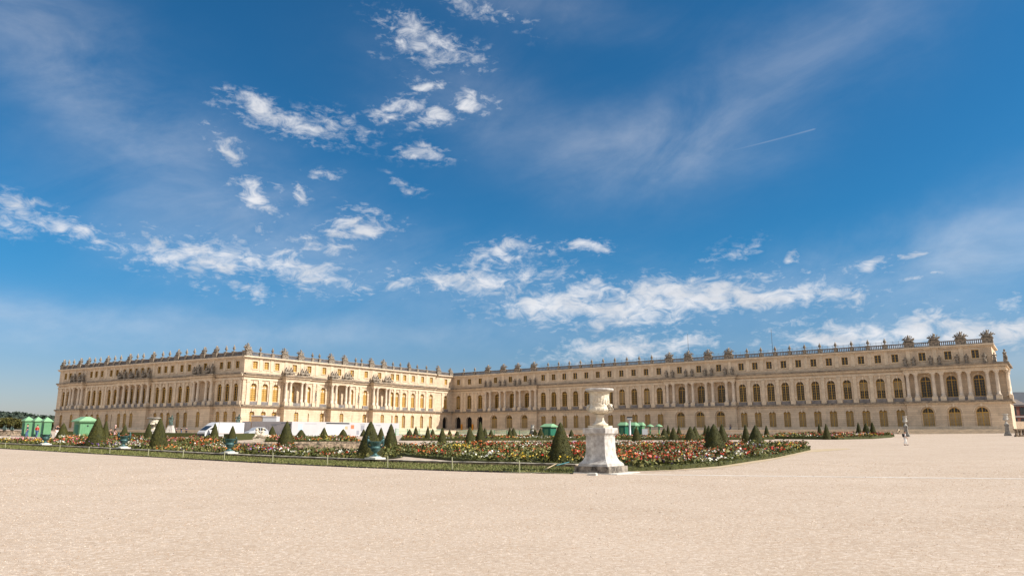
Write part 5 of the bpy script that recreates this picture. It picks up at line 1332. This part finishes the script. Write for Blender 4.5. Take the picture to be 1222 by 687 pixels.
mb = MB(); mb.add([(2.2, -.35, wt), (9.8, -.35, wt), (6, -.35, wt + 1.9), (2.2, 0, wt), (9.8, 0, wt), (6, 0, wt + 1.9)], [(0, 1, 2), (3, 5, 4), (0, 3, 5, 2), (1, 2, 5, 4), (0, 1, 4, 3)]); mb.box(-.1, hw_, -.2, -.003, wt - .4, wt - .1); mb.box(-.1, hw_, -.12, -.003, wt * .48, wt * .54); mb.build('pediment', mat('grey_pediment', (.28, .25, .24), .8), root)
for q in (5.2, 7.9, 12, 16):
    for zq in (.10, .58):
        mb = MB(); mb.box(q - .75, q + .75, -.08, -.003, wt * zq, wt * (zq + .33)); f_ = mb.build('window', WHITEP if False else SLATE, root); mb = MB()
        for s in (0, 1): mb.box(q - .6 + s * .65, q - .05 + s * .65, -.10, -.083, wt * zq + .2, wt * (zq + .31)); 
        mb.build('pane', CARGL, f_)
mb = MB(); mb.box(-40, 60, 0, .6, -2, ztop(1215, 502.5, 205) - 0); x0, y0, z0 = at(1214, 205)
o = mb.build('garden_wall', STONE, None, (x0 + 38, y0, 0)); tag(o, 'pale stone wall before the red brick house', 'wall')

# ------------------------------------------------------------------ far left: trees and wooded hills
def leafy(name, parent, r, rg, n, size, mats):
    C = rg.normal(size=(n, 3)); C /= np.linalg.norm(C, axis=1)[:, None]; C *= (rg.random(n) ** .45)[:, None]
    lob = rg.normal(size=(9, 3)); lob /= np.linalg.norm(lob, axis=1)[:, None]
    k = .72 + .34 * np.clip((C @ lob.T).max(1), 0, 1) ** 3
    C = C * k[:, None] * np.array(r) + np.array([0, 0, 0])
    V = rand_quads(rg, C, size * rg.uniform(.6, 1.3, n), up=.5, aspect=.7)
    o = bpy.data.objects.new(name, quads_mesh(name, V, np.where(C[:, 2] + rg.normal(0, r[2] * .4, n) > 0, 1, 0), mats)); col.objects.link(o); o.parent = parent; return o
TL = [mat('tree_leaf', (.055, .060, .014), .6, .3, .4), mat('tree_leaf_light', (.105, .095, .022), .6, .3, .4)]
BARK = mat('bark', (.10, .075, .05), .9)
for i, (u, vt, Y) in enumerate([(-22, 497, 250), (-8, 499, 262), (5, 497.5, 255), (17, 499.5, 260), (27, 500.5, 270), (40, 502, 275), (61, 504, 262)]):
    x, y, z = at(u, Y); h = ztop(u, vt, Y) - z; root = empty('olive_green_tree', (x, y, z)); tag(root, 'olive green tree in the row beyond the kiosks', 'tree', 'trees beyond the kiosks')
    mb = MB(); mb.tube([(0, 0, -.2), (.1, 0, h * .3), (-.1, .1, h * .6), (.05, 0, h * .9)], [.28, .22, .14, .05], 7)
    for q in range(6): a = q * 1.05; mb.tube([(0, 0, h * .3), (math.cos(a) * 1.2, math.sin(a) * 1.2, h * .62)], [.10, .04], 5)
    mb.build('trunk', BARK, root)
    c_ = leafy('crown', root, (3.6, 3.0, h * .46), np.random.default_rng(60 + i), 1500, .34, TL); c_.location = (0, 0, h * .56)
rg = np.random.default_rng(77); hm = MB(); hm.smooth = True
cols_ = np.linspace(-220, 75, 110); Yh = 1500
top = []
for i, u in enumerate(cols_):
    v = 493.0 + 1.6 * math.sin(u * .045) + .5 * math.sin(u * .17 + 1) + (max(0, u - 30) / 35) * 6
    top.append((at(u, Yh)[0], ztop(u, v, Yh)))
rows = []
for j, (dy, k) in enumerate([(-260, 0), (-180, .35), (-90, .72), (0, 1.0), (160, .9), (400, .3)]):
    rows.append([(x * (1 + dy / Yh), Yh + dy, (z - 3) * k + 3 - (3 if k == 0 else 0)) for x, z in top])
n = len(cols_); vs = [p for r in rows for p in r]
hm.add(vs, [(j * n + i, j * n + i + 1, (j + 1) * n + i + 1, (j + 1) * n + i) for j in range(len(rows) - 1) for i in range(n - 1)])
o = hm.build('hills', mat('far_woodland', (.040, .055, .040), .9, .4, .02)); tag(o, 'distant dark wooded ridge at the left', 'hills', kind='structure')
# tree crowns covering the ridge
m_ = 9000; ii = rg.integers(0, n - 1, m_); jj = rg.random(m_); 
P3_ = np.array(rows); t = rg.random(m_) * 3.2; r0 = np.floor(t).astype(int); fr = (t - r0)[:, None]
C = P3_[r0, ii] * (1 - fr) + P3_[r0 + 1, ii] * fr; C = C + (P3_[r0, ii + 1] - P3_[r0, ii]) * jj[:, None]; C[:, 2] += rg.uniform(-1, 3.5, m_)
o = bpy.data.objects.new('woods', quads_mesh('woods', rand_quads(rg, C, rg.uniform(1.2, 3.4, m_), up=.8), rg.integers(0, 2, m_), [mat('wood_leaf_dark', (.030, .045, .034), .8), mat('wood_leaf', (.055, .072, .050), .8)])); col.objects.link(o); tag(o, 'distant woods covering the ridge', 'woods', kind='stuff')

# ------------------------------------------------------------------ people
def skinned(verts, edges, rads, m, name, parent, sub=2):
    me = bpy.data.meshes.new(name); me.from_pydata(verts, edges, []); o = bpy.data.objects.new(name, me); col.objects.link(o)
    md = o.modifiers.new('skin', 'SKIN'); md.use_smooth_shade = True
    for i, r in enumerate(rads): me.skin_vertices[0].data[i].radius = (r, r) if not hasattr(r, '__len__') else r
    me.skin_vertices[0].data[0].use_root = True
    s = o.modifiers.new('sub', 'SUBSURF'); s.levels = sub; s.render_levels = sub
    dg = bpy.context.evaluated_depsgraph_get(); ev = o.evaluated_get(dg); nm = bpy.data.meshes.new_from_object(ev)
    bpy.data.objects.remove(o); bpy.data.meshes.remove(me); nm.name = name; nm.materials.clear(); nm.materials.append(m)
    for p in nm.polygons: p.use_smooth = True
    return inst(name, nm, parent)
SKIN = mat('skin', (.48, .27, .19), .5); HAIR = mat('dark_hair', (.03, .02, .015), .6); SHOE = mat('dark_shoe', (.04, .035, .03), .6)
def cloth(c): return mat('cloth', c, .85, .15, 6)
def person(u, Y, hgt, rz, top, legs, lab, stride=.25, pack=None, hat=None, seated=False, z=None, xyz=None):
    x, y, g = xyz if xyz else at(u, Y)
    if z is not None: g = z
    root = empty('person', (x, y, g), rz); k = hgt / 1.75; root.scale = (k, k, k); tag(root, lab, 'person')
    s = stride     # local +x is forward
    hip, kn, an = .92, .50, .09
    if seated: hip = .47
    def leg(d, sd):
        if seated: return [(.0, sd * .10, hip), (.42, sd * .12, hip + .02), (.45, sd * .12, an), (.56, sd * .13, .04)]
        return [(0, sd * .09, hip), (d * .45 + .04, sd * .10, kn), (d - .05 if d > 0 else d * 1.05 - .04, sd * .10, an + (.06 if d < 0 else 0)), (d + .12, sd * .11, .045 + (.02 if d < 0 else 0))]
    sh = hip + .52
    V = [(0, 0, hip + .02), (0, 0, hip + .28), (.01, 0, sh - .06), (.01, 0, sh + .06), (.03, 0, sh + .18), (.04, 0, sh + .27)]; r = [(.13, .17), (.11, .15), (.10, .17), .055, .085, .075]
    E_ = [(0, 1), (1, 2), (2, 3), (3, 4), (4, 5)]
    def chain(pts, rr, start):
        p = start
        for q, a in zip(pts, rr): V.append(q); r.append(a); E_.append((p, len(V) - 1)); p = len(V) - 1
        return p
    for sd, d in ((1, s), (-1, -s)): chain(leg(d, sd), [.095, .062, .042, .038], 0)
    for sd, d in ((1, -s), (-1, s)):
        e = chain([(0, sd * .19, sh - .02), (d * .25 - .02, sd * .24, sh - .30), (d * .6 + .10, sd * .23, sh - .52)], [.058, .042, .032], 2)
        hx_, hy_, hz2 = V[e]
        chain([(hx_ + .03, hy_, hz2 - .08)], [.034], e)
        b0 = len(V) - 1
        for f_ in range(4): chain([(hx_ + .02 + f_ * .018, hy_ + (f_ - 1.5) * .004, hz2 - .16 + abs(f_ - 1.5) * .008)], [.009], b0)
        chain([(hx_ + .075, hy_ - sd * .02, hz2 - .10)], [.010], e)
    skinned(V, E_, r, SKIN, 'body', root)
    # trousers, shirt, shoes, hair
    def skc(name, pts_list, rr_list, m):
        VV, EE, RR = [], [], []
        root_v = None
        for pts, rr in zip(pts_list, rr_list):
            st = len(VV)
            for i, (p, a) in enumerate(zip(pts, rr)):
                if i == 0 and root_v is not None: prev = root_v; continue
                VV.append(p); RR.append(a)
                if i == 0: root_v = 0
                else: EE.append((prev, len(VV) - 1))
                prev = len(VV) - 1
        return skinned(VV, EE, RR, m, name, root)
    l1, l2 = leg(s, 1), leg(-s, -1); c = (0, 0, hip + .06)
    skc('trousers', [[c] + l1[:3], [c] + l2[:3]], [[(.14, .18), .115, .085, .07]] * 2, legs)
    a1 = [(0, .20, sh - .02), (-s * .25 - .02, .245, sh - .30)]; a2 = [(0, -.20, sh - .02), (s * .25 - .02, -.245, sh - .30)]
    skc('shirt', [[(0, 0, hip + .08), (0, 0, hip + .30), (.01, 0, sh - .03), (.01, 0, sh + .04)], ], [[(.145, .19), (.125, .165), (.12, .185), .075]], top)
    for a in (a1, a2): skinned(a, [(0, 1)], [.075, .058], top, 'sleeve', root)
    for l in (l1, l2):
        mb = MB(); mb.blob((l[3][0] - .06, l[3][1], .05), (.14, .05, .055), sub=2); mb.build('shoe', SHOE, root)
    mb = MB(); mb.blob((.02, 0, sh + .275), (.10, .088, .10), sub=2); mb.build('hair', hat or HAIR, root)
    mb = MB()
    for sd in (-1, 1): mb.blob((.118, sd * .03, sh + .215), (.010, .013, .009), sub=1)
    mb.build('eyes', BLACKP, root); mb = MB(); mb.blob((.127, 0, sh + .19), (.018, .013, .02), sub=1); mb.build('nose', SKIN, root)
    mb = MB(); mb.blob((.115, 0, sh + .145), (.010, .024, .007), sub=1); mb.build('mouth', REDP, root)
    if pack:
        mb = MB(); mb.blob((-.20, 0, sh - .18), (.13, .17, .25), sub=2); mb.build('backpack', pack, root)
WHITEC = cloth((.78, .77, .75)); NAVY = cloth((.03, .04, .08)); REDC = cloth((.55, .03, .03)); JEANS = cloth((.08, .13, .24)); PINKC = cloth((.62, .42, .42)); BLK = cloth((.02, .02, .022))
fx, fy = gpt(1081, 531); h_ = ztop(1081, 514.5, fy) - gz(fx, fy)
person(1081, fy, h_, R(-15), WHITEC, WHITEC, 'person in white clothes with dark backpack walking on the gravel', .17, BLK, xyz=(fx, fy, gz(fx, fy)))
person(31.5, 105, 1.95, R(200), NAVY, JEANS, 'person in dark top and jeans before the leftmost green kiosk', .10)
person(43, 104, 1.85, R(80), REDC, JEANS, 'person in red top before the middle green kiosk', .08)
person(67, 104, 1.95, R(-40), BLK, WHITEC, 'person in black top with pale trousers right of narrow kiosks', .18)
person(131, 96, 1.55, R(10), BLK, BLK, 'person in black before the shaded palace face', .12)
person(136, 96, 1.95, R(30), BLK, PINKC, 'taller person in dark top and pale pink trousers beside cones', .16, hat=PINKC)
p_ = FG.P(FG.s_at(1129, 4), -.5, Z0); person(1129, 0, 1.75, FG.a - R(90), WHITEC, NAVY, 'person in pale top standing against the wall of right pavilion', .06, xyz=p_)
p_ = FG.P(FG.s_at(873, 4), -1.2, Z0); person(873, 0, 1.72, FG.a + R(20), NAVY, JEANS, 'person in navy walking along the foot of the right wing', .2, xyz=p_)
for i, u in enumerate((210, 216, 222)):
    person(u, 176 - i, 1.7, R(60 * i), (NAVY, BLK, NAVY)[i], (BLK, JEANS, BLK)[i], ('person in navy close by the dark bronze statue before shaded face', 'person in black top and jeans between two darkly dressed people', 'person in navy farthest from dark bronze statue, left of van')[i], .12)
